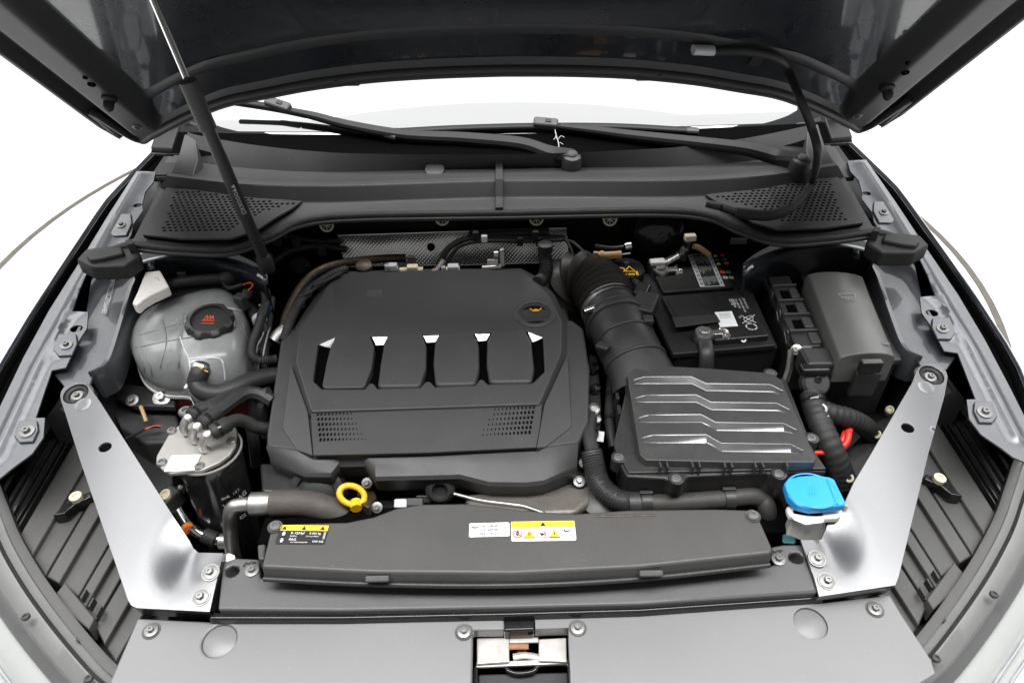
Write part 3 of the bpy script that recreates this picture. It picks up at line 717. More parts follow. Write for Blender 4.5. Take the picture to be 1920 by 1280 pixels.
tube('guard_rim', Q([(892, 1300), (892, 1256), (900, 1248), (945, 1247), (952, 1256), (970, 1262), (1000, 1258), (1012, 1246), (1060, 1244), (1068, 1256), (1070, 1300)], pln(.46, .742)), .003, 'plastic_gloss', lt, 8, k=3)
prism('guard_tray', Q([(896, 1262), (1066, 1258), (1068, 1330), (894, 1330)], pln(.46, .735)), .01, 'plastic', lt, .003)
prism('striker_block', Q([(946, 1150), (1002, 1149), (1003, 1180), (944, 1182)], pln(.5, .772)), .04, 'plastic_gloss', lt, .003)

CMP = pln(.55, .80, .05)
cm = T('lock_carrier', 'black plastic crossmember bridging the two headlamp braces', 'crossmember', P(960, 1110, .76))
top = [(408, 1142), (418, 1052), (440, 1045), (486, 1047), (488, 1082), (700, 1092), (960, 1096), (1200, 1085), (1452, 1058), (1446, 1024), (1470, 1020), (1506, 1020), (1534, 1110), (1200, 1132), (960, 1138), (640, 1144)]
n = CMP[1]
plate('carrier_top', Q(top, CMP), [ell(PP(435, 1070, CMP), .009, .008, 14, n), ell(PP(1493, 1045, CMP), .010, .008, 14, n)], .03, 'carrier', cm, .004, n, 3)
prism('carrier_front', Q([(395, 1146), (640, 1150), (960, 1143), (1200, 1138), (1540, 1114), (1548, 1122), (1200, 1146), (960, 1153), (640, 1160), (390, 1160)], pln(.52, .786)), .04, 'plastic_gloss', cm, .004)
for q in ((473, 1070), (1459, 1049)): bolt(PP(*q, CMP)+n*.001, n, .009, cm, 'bolt_grey'); 
for q in ((470, 1058), (1455, 1036)):
    L = Label(PP(q[0]-12, q[1]-5, CMP), PP(q[0]+12, q[1]-5, CMP), PP(q[0]-12, q[1]+4, CMP), cm, .0008); L.poly([(0, 0), (.12, 0), (.2, .6), (.45, .4), (.6, .9), (.72, .5), (1, .8), (1, 1), (.6, 1), (.4, .7), (.15, .9)], 'black_print')

# ================================================================== radiator fan cover with stickers
FC = pln(.62, .842, .03)
fan = T('radiator_cover', 'long dark plastic radiator cover carrying three warning stickers', 'cover panel', P(960, 1010, .74))
fo = [(490, 1062), (700, 1072), (960, 1074), (1200, 1062), (1445, 1036), (1449, 1028), (1424, 972), (1418, 962), (1408, 955), (1340, 953), (1180, 955), (1080, 962), (980, 955), (930, 948), (870, 943), (790, 944), (745, 951), (700, 968), (650, 978), (560, 980), (520, 982), (508, 990)]
bot = [p+V((0, (-.004 if y > 1020 else .004), -.020)) for p, (x, y) in zip(Q(fo, FC), fo)]
fb = prism('cover_body', Q(fo, FC), .05, 'plastic_dusty', fan, .010, 4, bottom=bot)
prism('cover_underside', [p+V((0, .012, -.021)) if y > 1020 else p+V((0, -.004, -.021)) for p, (x, y) in zip(Q(fo, FC), fo)], .06, 'void', fan, 0)
tube('front_rib', [p+V((0, -.004, -.018)) for p in Q([(490, 1064), (700, 1074), (960, 1076), (1200, 1064), (1447, 1038)], FC)], .0035, 'plastic', fan, 8)
for x, y in ((708, 1080), (1220, 1070)):
    c = PP(x, y-6, FC)+V((0, -.003, -.008)); box('cover_clip', c, .030, .008, .016, 'plastic_dusty', fan, .002, n=V((0, -.5, .85)).normalized())
for x, y in ((516, 988), (1412, 968)): lathe('screw_seat', [(.010, -.003), (.010, .0015), (.008, .001)], PP(x, y, FC), FC[1], 'plastic_dusty', fan, 18); bolt(PP(x, y, FC)+FC[1]*.0015, FC[1], .0075, fan, 'bolt_grey', 'screw')
prism('end_tab', Q([(482, 1020), (498, 1018), (496, 1048), (484, 1048)], pln(.6, .825)), .03, 'plastic_dusty', fan, .003)
tube('dust_scrape', [p+V((0, 0, .001)) for p in Q([(1117, 968), (1160, 967), (1228, 966)], FC)], .0014, 'copper_brown', fan, 6, flat=.4)
def lab(tl, tr, bl, pl, par, **k): return Label(PP(*tl, pl), PP(*tr, pl), PP(*bl, pl), par, **k)
# air-conditioning sticker
t = T('refrigerant_sticker', 'black and yellow air conditioning refrigerant sticker on the radiator cover', 'sticker', PP(570, 1005, FC))
L = lab((527, 984), (618, 985), (525, 1020), FC, t)
L.rrect(0, 0, 1, 1, 'black_print', 'sticker_base', 0, .08); L.rect(.01, .70, .99, .985, 'label_yellow', 'warning_band', 1)
for x in (.1, .5, .88): L.tri(x, .83, .11, 'black_print', 2)
L.text('R-1234yf', .26, .50, .17, 'white_label'); L.text('SNGP-2', .26, .37, .09, 'white_label'); L.text('0.460 kg', .64, .50, .15, 'white_label'); L.text('CO2 eq 0.0002 t', .58, .37, .085, 'white_label')
L.text('PAG', .26, .17, .17, 'white_label'); L.text('YN12 RE03 DN08 D908', .30, .06, .075, 'white_label'); L.text('VW AG', .74, .08, .15, 'white_label')
for cy in (.53, .18):
    for a in (0, 60, 120): L.line(.12-.035*math.cos(R(a)), cy-.11*math.sin(R(a)), .12+.035*math.cos(R(a)), cy+.11*math.sin(R(a)), .04, 'white_label', 2)
L.rect(.93, .28, .97, .66, 'grey_print', lvl=1)
# oil sticker
t = T('oil_grade_sticker', 'small white engine oil grade sticker on the radiator cover', 'sticker', PP(918, 993, FC))
L = lab((880, 981), (955, 979), (879, 1007), FC, t)
L.rrect(0, 0, 1, 1, 'white_label', 'sticker_base', 0, .1)
for k, s_ in enumerate(('VW 508 00', 'VW 509 00', 'SAE 0W-20')): L.text(s_, .26, .66-.27*k, .24, 'black_print')
L.line(.05, .72, .12, .66, .06, 'black_print'); L.line(.08, .66, .2, .66, .08, 'black_print'); L.line(.2, .66, .24, .76, .05, 'black_print'); L.rect(.76, .68, .88, .84, 'grey_print'); L.rect(.78, .71, .86, .81, 'white_label', lvl=2); L.rect(.92, .25, .97, .85, 'pale_print')
# warning sticker
t = T('warning_sticker', 'white and yellow hazard pictogram sticker in the middle of the radiator cover', 'sticker', PP(1017, 995, FC))
L = lab((958, 978), (1077, 976), (957, 1015), FC, t)
L.rrect(0, 0, 1, 1, 'white_label', 'sticker_base', 0, .08); L.rect(.005, .68, .995, .985, 'label_yellow', 'warning_band', 1)
L.tri(.5, .83, .12, 'black_print', 2)
L.disc(.1, .36, .21, 'red_print', lvl=1); L.disc(.1, .36, .16, 'white_label', lvl=2); L.poly([(.08, .26), (.12, .26), (.125, .42), (.11, .5), (.085, .48), (.075, .38)], 'black_print', lvl=3); L.line(.055, .49, .145, .23, .045, 'red_print', 4)
for x, c in ((.28, 'label_yellow'), (.48, 'white_label'), (.67, 'label_yellow')):
    L.tri(x, .34, .25, 'black_print' if c == 'label_yellow' else 'red_print', 1); L.tri(x, .335, .205, c, 2)
for k in (-.02, 0, .02): L.line(.28+k, .24, .28+k+.008, .42, .025, 'black_print', 3)
L.disc(.48, .30, .07, 'black_print', lvl=3); L.line(.44, .36, .53, .26, .05, 'black_print', 3); L.line(.5, .46, .54, .30, .04, 'black_print', 3)
L.poly([(.675, .46), (.655, .30), (.67, .31), (.665, .2), (.69, .35), (.675, .34)], 'black_print', lvl=3)
L.line(.80, .56, .85, .46, .03, 'black_print', 2); L.line(.82, .46, .9, .46, .05, 'black_print', 2); L.line(.9, .46, .94, .56, .03, 'black_print', 2); L.rect(.83, .22, .90, .36, 'grey_print', lvl=1); L.rect(.84, .245, .89, .335, 'white_label', lvl=2)

# ================================================================== headlamp housings and bumper edge
for s in (-1, 1):
    f = -1 if s > 0 else 1
    side = 'fuel filter' if s < 0 else 'washer filler'
    t = T('headlamp_housing', 'dusty ribbed black headlamp housing outside the brace on the '+side+' side', 'headlamp', V((s*.62, .6, .62)))
    z0 = .690
    prism('housing_base', mir(Q([(320, 760), (60, 850), (-60, 930), (10, 1010), (90, 1110), (160, 1195), (215, 1258), (300, 1240), (330, 1100)], pln(.6, z0)), f), .05, 'plastic', t, .003)
    st = [(-20, 905), (5, 945), (24, 978), (34, 998), (60, 1041), (84, 1079), (110, 1093), (146, 1117), (158, 1140), (176, 1168), (195, 1208), (216, 1240)]
    en = [2.0, 1.8, 1.75, 1.7, 1.6, 1.5, 1.4, 1.25, 1.2, 1.1, .9, .8]
    zz = [.712, .728, .715, .735, .727, .734, .725, .732, .722, .728, .718]
    for i in range(len(st)-1):
        a, b = st[i], st[i+1]; ea = (a[0]+77*en[i], a[1]-131*en[i]); eb = (b[0]+77*en[i+1], b[1]-131*en[i+1])
        g = .10
        a2 = (a[0]+(b[0]-a[0])*g, a[1]+(b[1]-a[1])*g); e2 = (ea[0]+(eb[0]-ea[0])*g, ea[1]+(eb[1]-ea[1])*g)
        q = Q([a2, b, eb, e2], pln(.6, zz[i], .05))
        if i < 3:   # narrow upright fins near the wing
            for k in (.15, .62):
                m0 = [(a[0]+(b[0]-a[0])*kk, a[1]+(b[1]-a[1])*kk) for kk in (k, k+.16)]; m1 = [(ea[0]+(eb[0]-ea[0])*kk, ea[1]+(eb[1]-ea[1])*kk) for kk in (k, k+.16)]
                prism('fin', mir(Q([m0[0], m0[1], m1[1], m1[0]], pln(.6, .735, .05)), f), .035, 'plastic_gloss', t, .001)
        prism('rib', mir(q, f), .035, 'plastic_dusty' if i > 2 else 'plastic', t, .0025)
    for k in range(3):
        c = [(150+14*k, 1120+16*k), (153+14*k, 1122+16*k), (163+14*k, 1104+16*k), (160+14*k, 1102+16*k)]
        prism('small_rib', mir(Q(c, pln(.6, .740)), f), .012, 'plastic', t, .0006)
    prism('side_ledge', mir(Q([(104, 1112), (122, 1090), (178, 1158), (166, 1180), (130, 1150)], pln(.6, .738)), f), .03, 'plastic_dusty', t, .002)
    prism('bracket', mir(Q([(98, 966), (130, 938), (168, 920), (172, 930), (140, 945), (120, 962)], pln(.6, .752)), f), .02, 'plastic_gloss', t, .002)
    c = mir(Q([(143, 932)], pln(.6, .757)), f)[0]
    lathe('adjuster_cap', [(.009, -.004), (.009, .004), (.004, .005), (.004, .003), (.001, .003)], c, V((0, -.1, 1)), 'cream', t, 16)
    # curved rims: housing wall, rubber strip, bumper edge
    rim = [(-60, 830), (-10, 890), (12, 940), (36, 1000), (70, 1060), (110, 1118), (155, 1175), (205, 1232), (240, 1262)]
    def band(name, px, z, wd, dep, m, par):
        q = cat(mir(Q(px, pln(.6, z)), f), 5); rings = []
        for i, p in enumerate(q):
            d = (q[min(i+1, len(q)-1)]-q[max(i-1, 0)]).normalized(); sd = V((d.y, -d.x, 0)).normalized()*(1 if s < 0 else -1)
            rings.append([p+V((0, 0, -dep)), p, p+sd*wd*.5+V((0, 0, .001)), p+sd*wd, p+sd*wd+V((0, 0, -dep))])
        return loft(name, rings, m, par, ang=40)
    band('housing_wall', rim, .752, .012, .05, 'plastic_dusty', t)
    b = T('bumper_edge', 'dusty grey bumper upper edge curving round the '+side+' side headlamp', 'bumper', V((s*.68, .55, .6)))
    rim2 = rim+[(290, 1310)]
    def band2(name, k0, k1, z0, z1, dep, m):
        A = cat(mir(Q([(x-.76*k0, y+.65*k0) for x, y in rim2], pln(.6, z0)), f), 5); B = cat(mir(Q([(x-.76*k1, y+.65*k1) for x, y in rim2], pln(.6, z1)), f), 5)
        loft(name, [[a+V((0, 0, -dep)), a+V((0, 0, -.002)), a.lerp(c_, .12), a.lerp(c_, .88), c_+V((0, 0, -.002)), c_+V((0, 0, -dep))] for a, c_ in zip(A, B)], m, b, ang=45)
    band2('rubber_strip', 13, 19, .744, .744, .04, 'rubber')
    band2('bumper_flange', 20, 40, .746, .742, .04, 'bumper')
    band2('bumper_gap', 40, 50, .728, .728, .04, 'black')
    band2('bumper_skin', 48, 84, .740, .728, .05, 'bumper')
    band2('bumper_lip', 84, 112, .722, .705, .06, 'carrier')
    for q in ((152, 1196), (48, 1156), (166, 1272)):
        bolt(mir(Q([q], pln(.6, .750)), f)[0], V((0, 0, 1)), .0055, b, 'plastic', 'screw')
    hl = T('headlamp_lens', 'glossy pale headlamp lens below the bumper edge on the '+side+' side', 'headlamp lens', V((s*.72, .5, .55)))
    lx = [(x-.76*112, y+.65*112) for x, y in ((-60, 830), (-10, 890), (12, 940), (36, 1000), (70, 1060), (110, 1118), (155, 1175), (205, 1232), (290, 1310))]
    q = mir(Q(lx, pln(.6, .695)), f); out = V((s*.75, -.66, 0))
    loft('lens_cover', [[p+out*a+V((0, 0, b)) for a, b in ((-.02, -.02), (0, 0), (.02, -.012), (.045, -.04), (.065, -.09), (.07, -.16), (-.02, -.16))] for p in cat(q, 5)], 'lens', hl, ang=60)
    for k in (.008, .020, .034, .048):
        tube('chrome_trim', [p+out*(k)+V((0, 0, -.004-k*.55)) for p in q], .0022, 'grey_print', hl, 6)

# ================================================================== engine block stand-ins beneath the cover
en_ = T('engine_block', 'dirty cast aluminium engine casing showing below the plastic cover', 'engine', V((-.1, .9, .45)))
prism('block', [V((-.36, .74, .80)), V((.12, .74, .80)), V((.12, 1.12, .82)), V((-.36, 1.12, .82))], .36, 'cast_aluminium', en_, .01)
ca = [(870, 925), (940, 918), (1040, 898), (1105, 862), (1118, 905), (1105, 940), (1080, 960), (960, 965), (880, 960)]
prism('gearbox_casing', Q(ca, pln(.66, .79, -.2)), .08, 'cast_aluminium', en_, .008, 3)
tube('casting_ridge', [p+V((0, 0, .003)) for p in Q([(852, 928), (900, 940), (960, 948), (985, 952), (1020, 964)], pln(.66, .79, -.2))], .003, 'aluminium', en_, 8)
for x, y in ((1086, 902), (1096, 868), (1110, 790), (1108, 752)): bolt(PP(x, y, pln(.7, .795)), V((0, -.4, 1)), .009, en_, 'bolt_grey')
prism('belt_cover', Q([(486, 866), (560, 868), (566, 888), (566, 925), (490, 922)], pln(.66, .795)), .12, 'plastic', en_, .006)
c = PP(592, 925, pln(.66, .785)); lathe('pulley_cover', [(.042, -.03), (.042, 0), (.036, .004), (.030, .004), (.028, .0), (.022, .004), (.014, .008), (.001, .008)], c, V((0, -.8, .6)), 'plastic', en_, 28)
box('pulley_tag', c+V((0, -.02, .008)), .02, .012, .006, 'white_label', en_, .001, n=V((0, -.8, .6)).normalized())
prism('engine_bracket', Q([(672, 885), (695, 890), (706, 930), (690, 950), (668, 940)], pln(.68, .78, -.6)), .03, 'copper_brown', en_, .004)
for x, y in ((688, 905), (707, 951)): bolt(PP(x, y, pln(.67, .785)), V((0, -.6, .8)), .008, en_, 'bolt_grey')
prism('front_shelf', Q([(560, 925), (720, 935), (880, 935), (880, 965), (700, 975), (560, 970)], pln(.66, .745)), .1, 'black', en_, .004)
lathe('sensor_housing', [(.022, -.02), (.022, .008), (.016, .014), (.012, .014), (.010, .006), (.001, .006)], PP(826, 915, pln(.67, .79)), V((0, -.8, .5)), 'plastic', en_, 20)
for k, (x, y, w_) in enumerate(((770, 942, .04), (752, 944, .02), (795, 936, .025))): box('loom_plug', PP(x, y, pln(.66, .77)), w_, .014, .014, ('plastic', 'pale_print', 'plastic_gloss')[k], en_, .003, n=V((0, -.5, .8)).normalized())
dp = T('dipstick', 'yellow looped oil dipstick handle in front of the engine cover', 'dipstick', PP(665, 950, pln(.66, .75)))
c = PP(660, 928, pln(.66, .80)); ax = (V((0, -.55, .85))).normalized(); xx = V((1, 0, 0)); yy = ax.cross(xx)
tube('handle_ring', [c+xx*(.0175*math.cos(a))+yy*(.0135*math.sin(a))-V((0, 0, .006*math.cos(a))) for a in [2*math.pi*i/24 for i in range(25)]], .0046, 'yellow', dp, 10, raw=True)
tube('handle_neck', Q([(667, 940), (668, 953)], pln(.66, .79)), .0085, 'yellow', dp, 14)
lathe('guide_tube', [(.009, -.12), (.009, -.005), (.012, 0)], PP(668, 954, pln(.66, .78)), V((0, -.1, 1)), 'black', dp, 14)

# ================================================================== engine cover
EC = pln(1.1, .882, .075); ECW = pln(1.1, .868, .075); ECP = pln(1.1, .8775, .075)
ec = T('engine_cover', 'large matt black plastic engine cover with four raised pads', 'engine cover', PP(800, 720, pln(1.1, .80)))
out = [(612, 518), (640, 508), (800, 503), (978, 502), (1008, 518), (1040, 550), (1058, 598), (1074, 599), (1094, 614), (1106, 690), (1104, 790), (1098, 800), (1084, 832), (1020, 841), (985, 843), (918, 846), (862, 848), (800, 850), (704, 852), (684, 852), (635, 853), (585, 853), (560, 846), (499, 838), (499, 815), (512, 730), (526, 634), (552, 612)]
bot = [p+V((0, .004 if y > 850 else 0, -.042)) for p, (x, y) in zip(Q(out, ECW), out)]
prism('cover_skirt', Q(out, ECW), .04, 'plastic_grey', ec, .006, 3, bottom=bot)
ft = [(499, 838), (560, 846), (585, 853), (635, 853), (684, 852), (704, 852), (800, 850), (862, 848), (918, 846), (985, 843), (1020, 841), (1084, 832)]
fb_ = [(506, 859), (572, 886), (621, 886), (636, 867), (683, 866), (704, 893), (800, 891), (862, 889), (918, 903), (985, 904), (1020, 900), (1082, 872)]
rA_ = Q(ft, ECW); rB_ = Q(fb_, pln(1.1, .857, .075)); rC_ = [p+V((0, -.003, -.006)) for p in rB_]; rD_ = [p+V((0, .004, -.036)) for p in rB_]
loft('front_lip', [[p+V((0, .004, 0)) for p in rA_], rA_, [a.lerp(c, .5)+V((0, 0, .0012)) for a, c in zip(rA_, rB_)], rB_, rC_, rD_], 'plastic_grey', ec, closed=False, caps=False, ang=28, solid=.003)
for sf in ([(545, 682), (577, 772), (586, 853), (556, 843), (529, 803)], [(1064, 664), (1021, 757), (1006, 839), (1022, 838), (1072, 800)]):
    prism('side_facet', Q(sf[:3], ECP)+Q(sf[3:], pln(1.1, .8695, .075)), .006, 'plastic_grey', ec, .001)
# raised body with bevelled flanks and an open pocket for the pads
pb = [(553, 613), (614, 519), (641, 509), (800, 504), (977, 503), (1007, 519), (1039, 551), (1063, 601), (1064, 664), (1022, 757), (1017, 770), (577, 784), (572, 771), (545, 680)]
ptp = [(564, 620), (622, 523), (645, 514), (800, 509), (973, 508), (1000, 523), (1030, 555), (1052, 603), (1052, 662), (1013, 752), (1010, 757), (586, 771), (583, 766), (556, 678)]
lowr = Q(pb, ECW); upr = Q(ptp, EC)
pocket = [(596, 645), (628, 631), (812, 624), (990, 620), (1018, 632), (1021, 696), (998, 722), (893, 725), (889, 717), (903, 712), (885, 712)]
pocket = [(596, 645), (628, 632), (990, 621), (1018, 632), (1021, 696), (998, 718), (915, 720), (906, 711), (899, 711), (891, 722), (816, 725), (807, 715), (798, 715), (788, 726), (708, 728), (700, 718), (692, 718), (684, 729), (604, 729), (587, 713)]
ocap = ell(PP(1003, 588, EC), .026, .025, 28, EC[1])
bm = bmesh.new(); es = []
lv = [bm.verts.new(p) for p in lowr]; uv = [bm.verts.new(p) for p in upr]; nn = len(lv)
for i in range(nn): bm.faces.new((lv[i], lv[(i+1) % nn], uv[(i+1) % nn], uv[i]))
es = [bm.edges.get((uv[i], uv[(i+1) % nn])) for i in range(nn)]
hl_ = []
for lp in (Q(pocket, EC), ocap):
    vs = [bm.verts.new(p) for p in lp]; hl_.append(vs); es += [bm.edges.new((vs[i], vs[(i+1) % len(vs)])) for i in range(len(vs))]
bmesh.ops.triangle_fill(bm, use_beauty=True, edges=es, normal=EC[1])
for vs, dep in zip(hl_, (.010, .012)):
    lo_ = [bm.verts.new(v.co-EC[1]*dep) for v in vs]
    for i in range(len(vs)): bm.faces.new((vs[i], vs[(i+1) % len(vs)], lo_[(i+1) % len(vs)], lo_[i]))
finish(bm, 'cover_body', 'plastic_grey', ec, .0022, 3, 35)
ECR = pln(1.1, .8715, .075)
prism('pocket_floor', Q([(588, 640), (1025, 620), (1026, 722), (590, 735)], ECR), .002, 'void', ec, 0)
# sloped facets behind the pads; their reflected highlight is put into the colour
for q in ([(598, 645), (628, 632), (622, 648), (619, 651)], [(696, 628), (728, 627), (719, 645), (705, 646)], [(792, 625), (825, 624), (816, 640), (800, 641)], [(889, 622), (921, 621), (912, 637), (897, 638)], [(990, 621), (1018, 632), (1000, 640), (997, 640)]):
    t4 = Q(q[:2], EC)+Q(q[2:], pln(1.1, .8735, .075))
    prism('glint_facet', [p-EC[1]*.0012 for p in t4], .002, 'facet_glint', ec, 0)
pads = [[(632, 628), (692, 626), (702, 650), (697, 690), (684, 723), (680, 726), (608, 727), (604, 722), (612, 680), (620, 648)],
        [(728, 624), (790, 621), (800, 648), (799, 690), (789, 720), (785, 724), (711, 725), (708, 720), (713, 680), (719, 645)],
        [(825, 621), (886, 619), (898, 645), (899, 690), (892, 716), (888, 720), (820, 722), (816, 717), (812, 680), (815, 642)],
        [(923, 619), (986, 618), (997, 642), (1002, 690), (998, 712), (994, 716), (921, 717), (917, 712), (912, 680), (913, 640)]]
for pd in pads: prism('raised_pad', Q(pd, pln(.9, .8745, .135)), .018, 'plastic_grey', ec, .006, 4)
# lower panel with two fields of small slots
holes = []; n = ECP[1]
for r_ in range(6):
    for c_ in range(13):
        x = 596+c_*6.9*(1+.004*r_)+r_*1.0; y = 776-c_*.12+r_*9.6; w_ = .0033*(1-c_*.055)
        if c_ > 9+r_*.6: continue
        holes.append((x, y, w_))
    for c_ in range(14):
        x = 1001-c_*7.3-r_*1.6; y = 763+c_*.4+r_*9.4; w_ = .0033*(1-c_*.05)
        if c_ > 10+r_*.5: continue
        holes.append((x, y, w_))
def slotp(x, y, w_):
    c = PP(x, y, ECP); a = V((w_*.55, 0, 0)); b = V((0, 1, .075)).normalized()*w_; return [c-a-b, c+a-b, c+a+b, c-a+b]
plate('slotted_panel', Q([(583, 773), (1016, 758), (1012, 800), (1005, 838), (800, 848), (588, 853), (585, 815)], ECP), [slotp(*h) for h in holes], .004, 'plastic_grey', ec, 0, n)
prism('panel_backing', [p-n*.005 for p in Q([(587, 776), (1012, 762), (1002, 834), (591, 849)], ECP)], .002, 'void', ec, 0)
# dished surround of the oil filler
c = PP(1003, 588, EC)
lathe('filler_dish', [(.037, -.0005), (.037, .0008), (.034, .003), (.029, .0025), (.0258, -.003), (.0255, -.012)], c, EC[1], 'plastic_grey', ec, 36, caps=False)
prism('rear_notch', Q([(688, 543), (716, 542), (720, 556), (686, 557)], pln(1.1, .8824, .075)), .003, 'plastic_grey', ec, .0012, 3)
oc = T('oil_filler_cap', 'black oil filler cap with yellow oil can mark in the engine cover', 'oil cap', c-V((0, 0, .03)))
lathe('cap_body', [(.0248, -.03), (.0248, -.010), (.023, -.007), (.001, -.0068)], c, EC[1], 'plastic_gloss', oc, 30)
prism('grip_bar', Q([(974, 580), (1032, 578), (1032, 600), (975, 602)], pln(1.1, .8795, .075)), .006, 'plastic', oc, .002)
L = Label(PP(990, 577, pln(1.1, .8797, .075)), PP(1018, 576, pln(1.1, .8797, .075)), PP(990, 587, pln(1.1, .8797, .075)), oc)
L.line(.1, .8, .3, .4, .12, 'yellow'); L.line(.25, .35, .7, .35, .22, 'yellow'); L.line(.7, .4, .9, .85, .12, 'yellow'); L.line(.4, .6, .6, .6, .14, 'yellow')

# ================================================================== behind the engine: foil shield, pipes, loom
hs = T('heat_shield', 'pimpled silver foil heat shield on the firewall behind the engine cover', 'heat shield', PY(850, 480, 1.28))
def hp_(a, b):
    tl, tr, bl, br = PY(634, 441, 1.282), PY(1062, 427, 1.282), PY(646, 500, 1.225), PY(1068, 492, 1.225)
    return tl.lerp(tr, a).lerp(bl.lerp(br, a), b)
NX, NY = 240, 36
bm = bmesh.new(); g = []
for j in range(NY+1):
    row = []
    for i in range(NX+1):
        a, b = i/NX, j/NY; p = hp_(a, b)
        h = math.sin(i*math.pi/2+ (j//2 % 2)*math.pi/2)*math.cos(j*math.pi/2)
        h = .0022*math.cos(math.pi*i/2)*math.cos(math.pi*j/2)+.003*math.sin(a*9)*math.sin(b*4)+.003*math.sin(b*6+.6)+.001*math.sin(a*31+b*5)
        row.append(bm.verts.new(p+V((0, -h-.002, h*.3))))
    g.append(row)
for j in range(NY):
    for i in range(NX):
        bm.faces.new((g[j+1][i], g[j+1][i+1], g[j][i+1], g[j][i]))
finish(bm, 'pimpled_foil', 'foil', hs, ang=180, recalc=False, solid=.0006)
lathe('foil_hole', [(.008, -.002), (.008, .0015), (.001, .001)], PY(808, 463, 1.252), V((0, -1, .3)), 'void', hs, 16)
tube('foil_edge', [hp_(i/12, 0)+V((0, -.002, 0)) for i in range(13)], .0018, 'foil', hs, 6)
def Y(*a): return [PY(x, y, yy) for x, y, yy in a]
pp = T('exhaust_pipe', 'bronze tinted metal pipe curving behind the rear corner of the engine cover', 'pipe', PY(560, 560, 1.1))
tube('pipe_run', Y((530, 625, 1.02), (538, 590, 1.06), (560, 545, 1.11), (592, 512, 1.15), (640, 494, 1.18), (720, 485, 1.20), (760, 484, 1.21)), .0085, 'copper_brown', pp, 14)
lathe('pipe_joint', [(.016, 0), (.016, .014), (.012, .016)], PY(684, 505, 1.17), V((0, -.3, 1)), 'copper_brown', pp, 16)
tube('pipe_shield', Y((515, 640, 1.0), (524, 628, 1.01), (536, 618, 1.02)), .013, 'aluminium', pp, 12)
lm = T('engine_loom', 'taped black wiring loom running along the edge of the engine cover', 'wiring loom', PY(570, 580, 1.05))
tube('taped_run', Y((532, 640, .97), (545, 600, 1.01), (566, 560, 1.06), (590, 535, 1.10), (625, 514, 1.13), (650, 505, 1.15)), .0085, 'rubber', lm, 10, corr=(.006, .0006))
tube('thin_run', Y((540, 630, .98), (552, 592, 1.02), (578, 552, 1.07), (606, 530, 1.10), (640, 512, 1.13)), .0035, 'rubber', lm, 8)
for x, y, yy in ((575, 556, 1.07), (600, 536, 1.1), (562, 576, 1.05)): box('loom_clip', PY(x, y, yy)+V((0, -.006, .006)), .024, .008, .012, 'plastic', lm, .002, x=V((.7, .6, .2)))
pl_ = T('rear_harness', 'black cable harness looping in front of the foil heat shield', 'wiring loom', PY(900, 460, 1.2))
tube('main_cable', Y((822, 512, 1.17), (826, 490, 1.18), (845, 462, 1.19), (880, 447, 1.20), (940, 446, 1.205), (1010, 446, 1.205), (1060, 447, 1.2)), .0065, 'rubber', pl_, 10)
tube('second_cable', Y((838, 505, 1.17), (842, 488, 1.18), (862, 462, 1.185), (905, 452, 1.19), (1000, 452, 1.195), (1055, 450, 1.19)), .004, 'rubber', pl_, 8)
tube('branch_cable', Y((1055, 448, 1.195), (1075, 455, 1.18), (1095, 472, 1.16), (1112, 480, 1.15), (1125, 482, 1.15)), .003, 'rubber', pl_, 8)
tube('branch_cable', Y((1060, 448, 1.19), (1072, 470, 1.17), (1078, 498, 1.15)), .003, 'rubber', pl_, 8)
tube('trunking', Y((880, 441, 1.215), (950, 437, 1.22), (1030, 435, 1.22)), .010, 'black', pl_, 8, flat=.8)
for x, y in ((892, 441), (1004, 440), (975, 452), (1010, 452)): box('cable_holder', PY(x, y, 1.192), .012, .012, .018, 'black', pl_, .002)
box('white_tape', PY(908, 447, 1.19), .012, .010, .014, 'white_label', pl_, .002)
lathe('bare_ferrule', [(.004, 0), (.0045, .012), (.003, .013)], PY(1124, 482, 1.148), V((1, 0, -.2)), 'white_label', pl_, 10)
for nm, lb, a, b, rr, m in (('injector_rail', 'pale metal injector clamp peeping over the engine cover', (745, 508), (793, 507), .010, 'cream'), ('injector_rail', 'pale injector plug beside the cable harness above the engine cover', (832, 507), (862, 506), .011, 'cream'), ('vacuum_unit', 'small round metal vacuum unit behind the engine cover', (727, 505), (740, 505), .013, 'aluminium')):
    t = T(nm, lb, 'engine part', PY(a[0], a[1], 1.16)); q = Y((*a, 1.155), (*b, 1.155))
    tube('body', q, rr*.7, m, t, 12); box('plug_top', q[0].lerp(q[1], .6)+V((0, 0, .006)), .022, .016, .012, 'pale_print' if rr > .0105 else m, t, .003); lathe('collar', [(rr, -.003), (rr, .004), (rr*.6, .006)], q[0], V((1, 0, .1)), 'bolt_grey', t, 14)
t = T('earth_tab', 'brown metal earth tab standing in front of the foil shield', 'bracket', PY(770, 500, 1.18)); prism('tab_plate', Y((764, 483, 1.18), (778, 483, 1.18), (780, 502, 1.17), (765, 502, 1.17)), V((0, .008, 0)), 'copper_brown', t, .001); tube('tab_fold', Y((764, 483, 1.18), (778, 483, 1.18)), .003, 'copper_brown', t, 8)
t = T('glow_plug_lead', 'silver shielded plug lead rising from the engine cover', 'cable', PY(825, 495, 1.17)); tube('braid', Y((815, 512, 1.15), (824, 500, 1.16), (832, 488, 1.17)), .006, 'aluminium', t, 10, corr=(.004, .0008)); tube('brass_end', Y((810, 514, 1.15), (816, 508, 1.15)), .0065, 'tan', t, 10)
t = T('egr_bracket', 'upright silver bracket and stud behind the engine cover', 'bracket', PY(940, 495, 1.16))
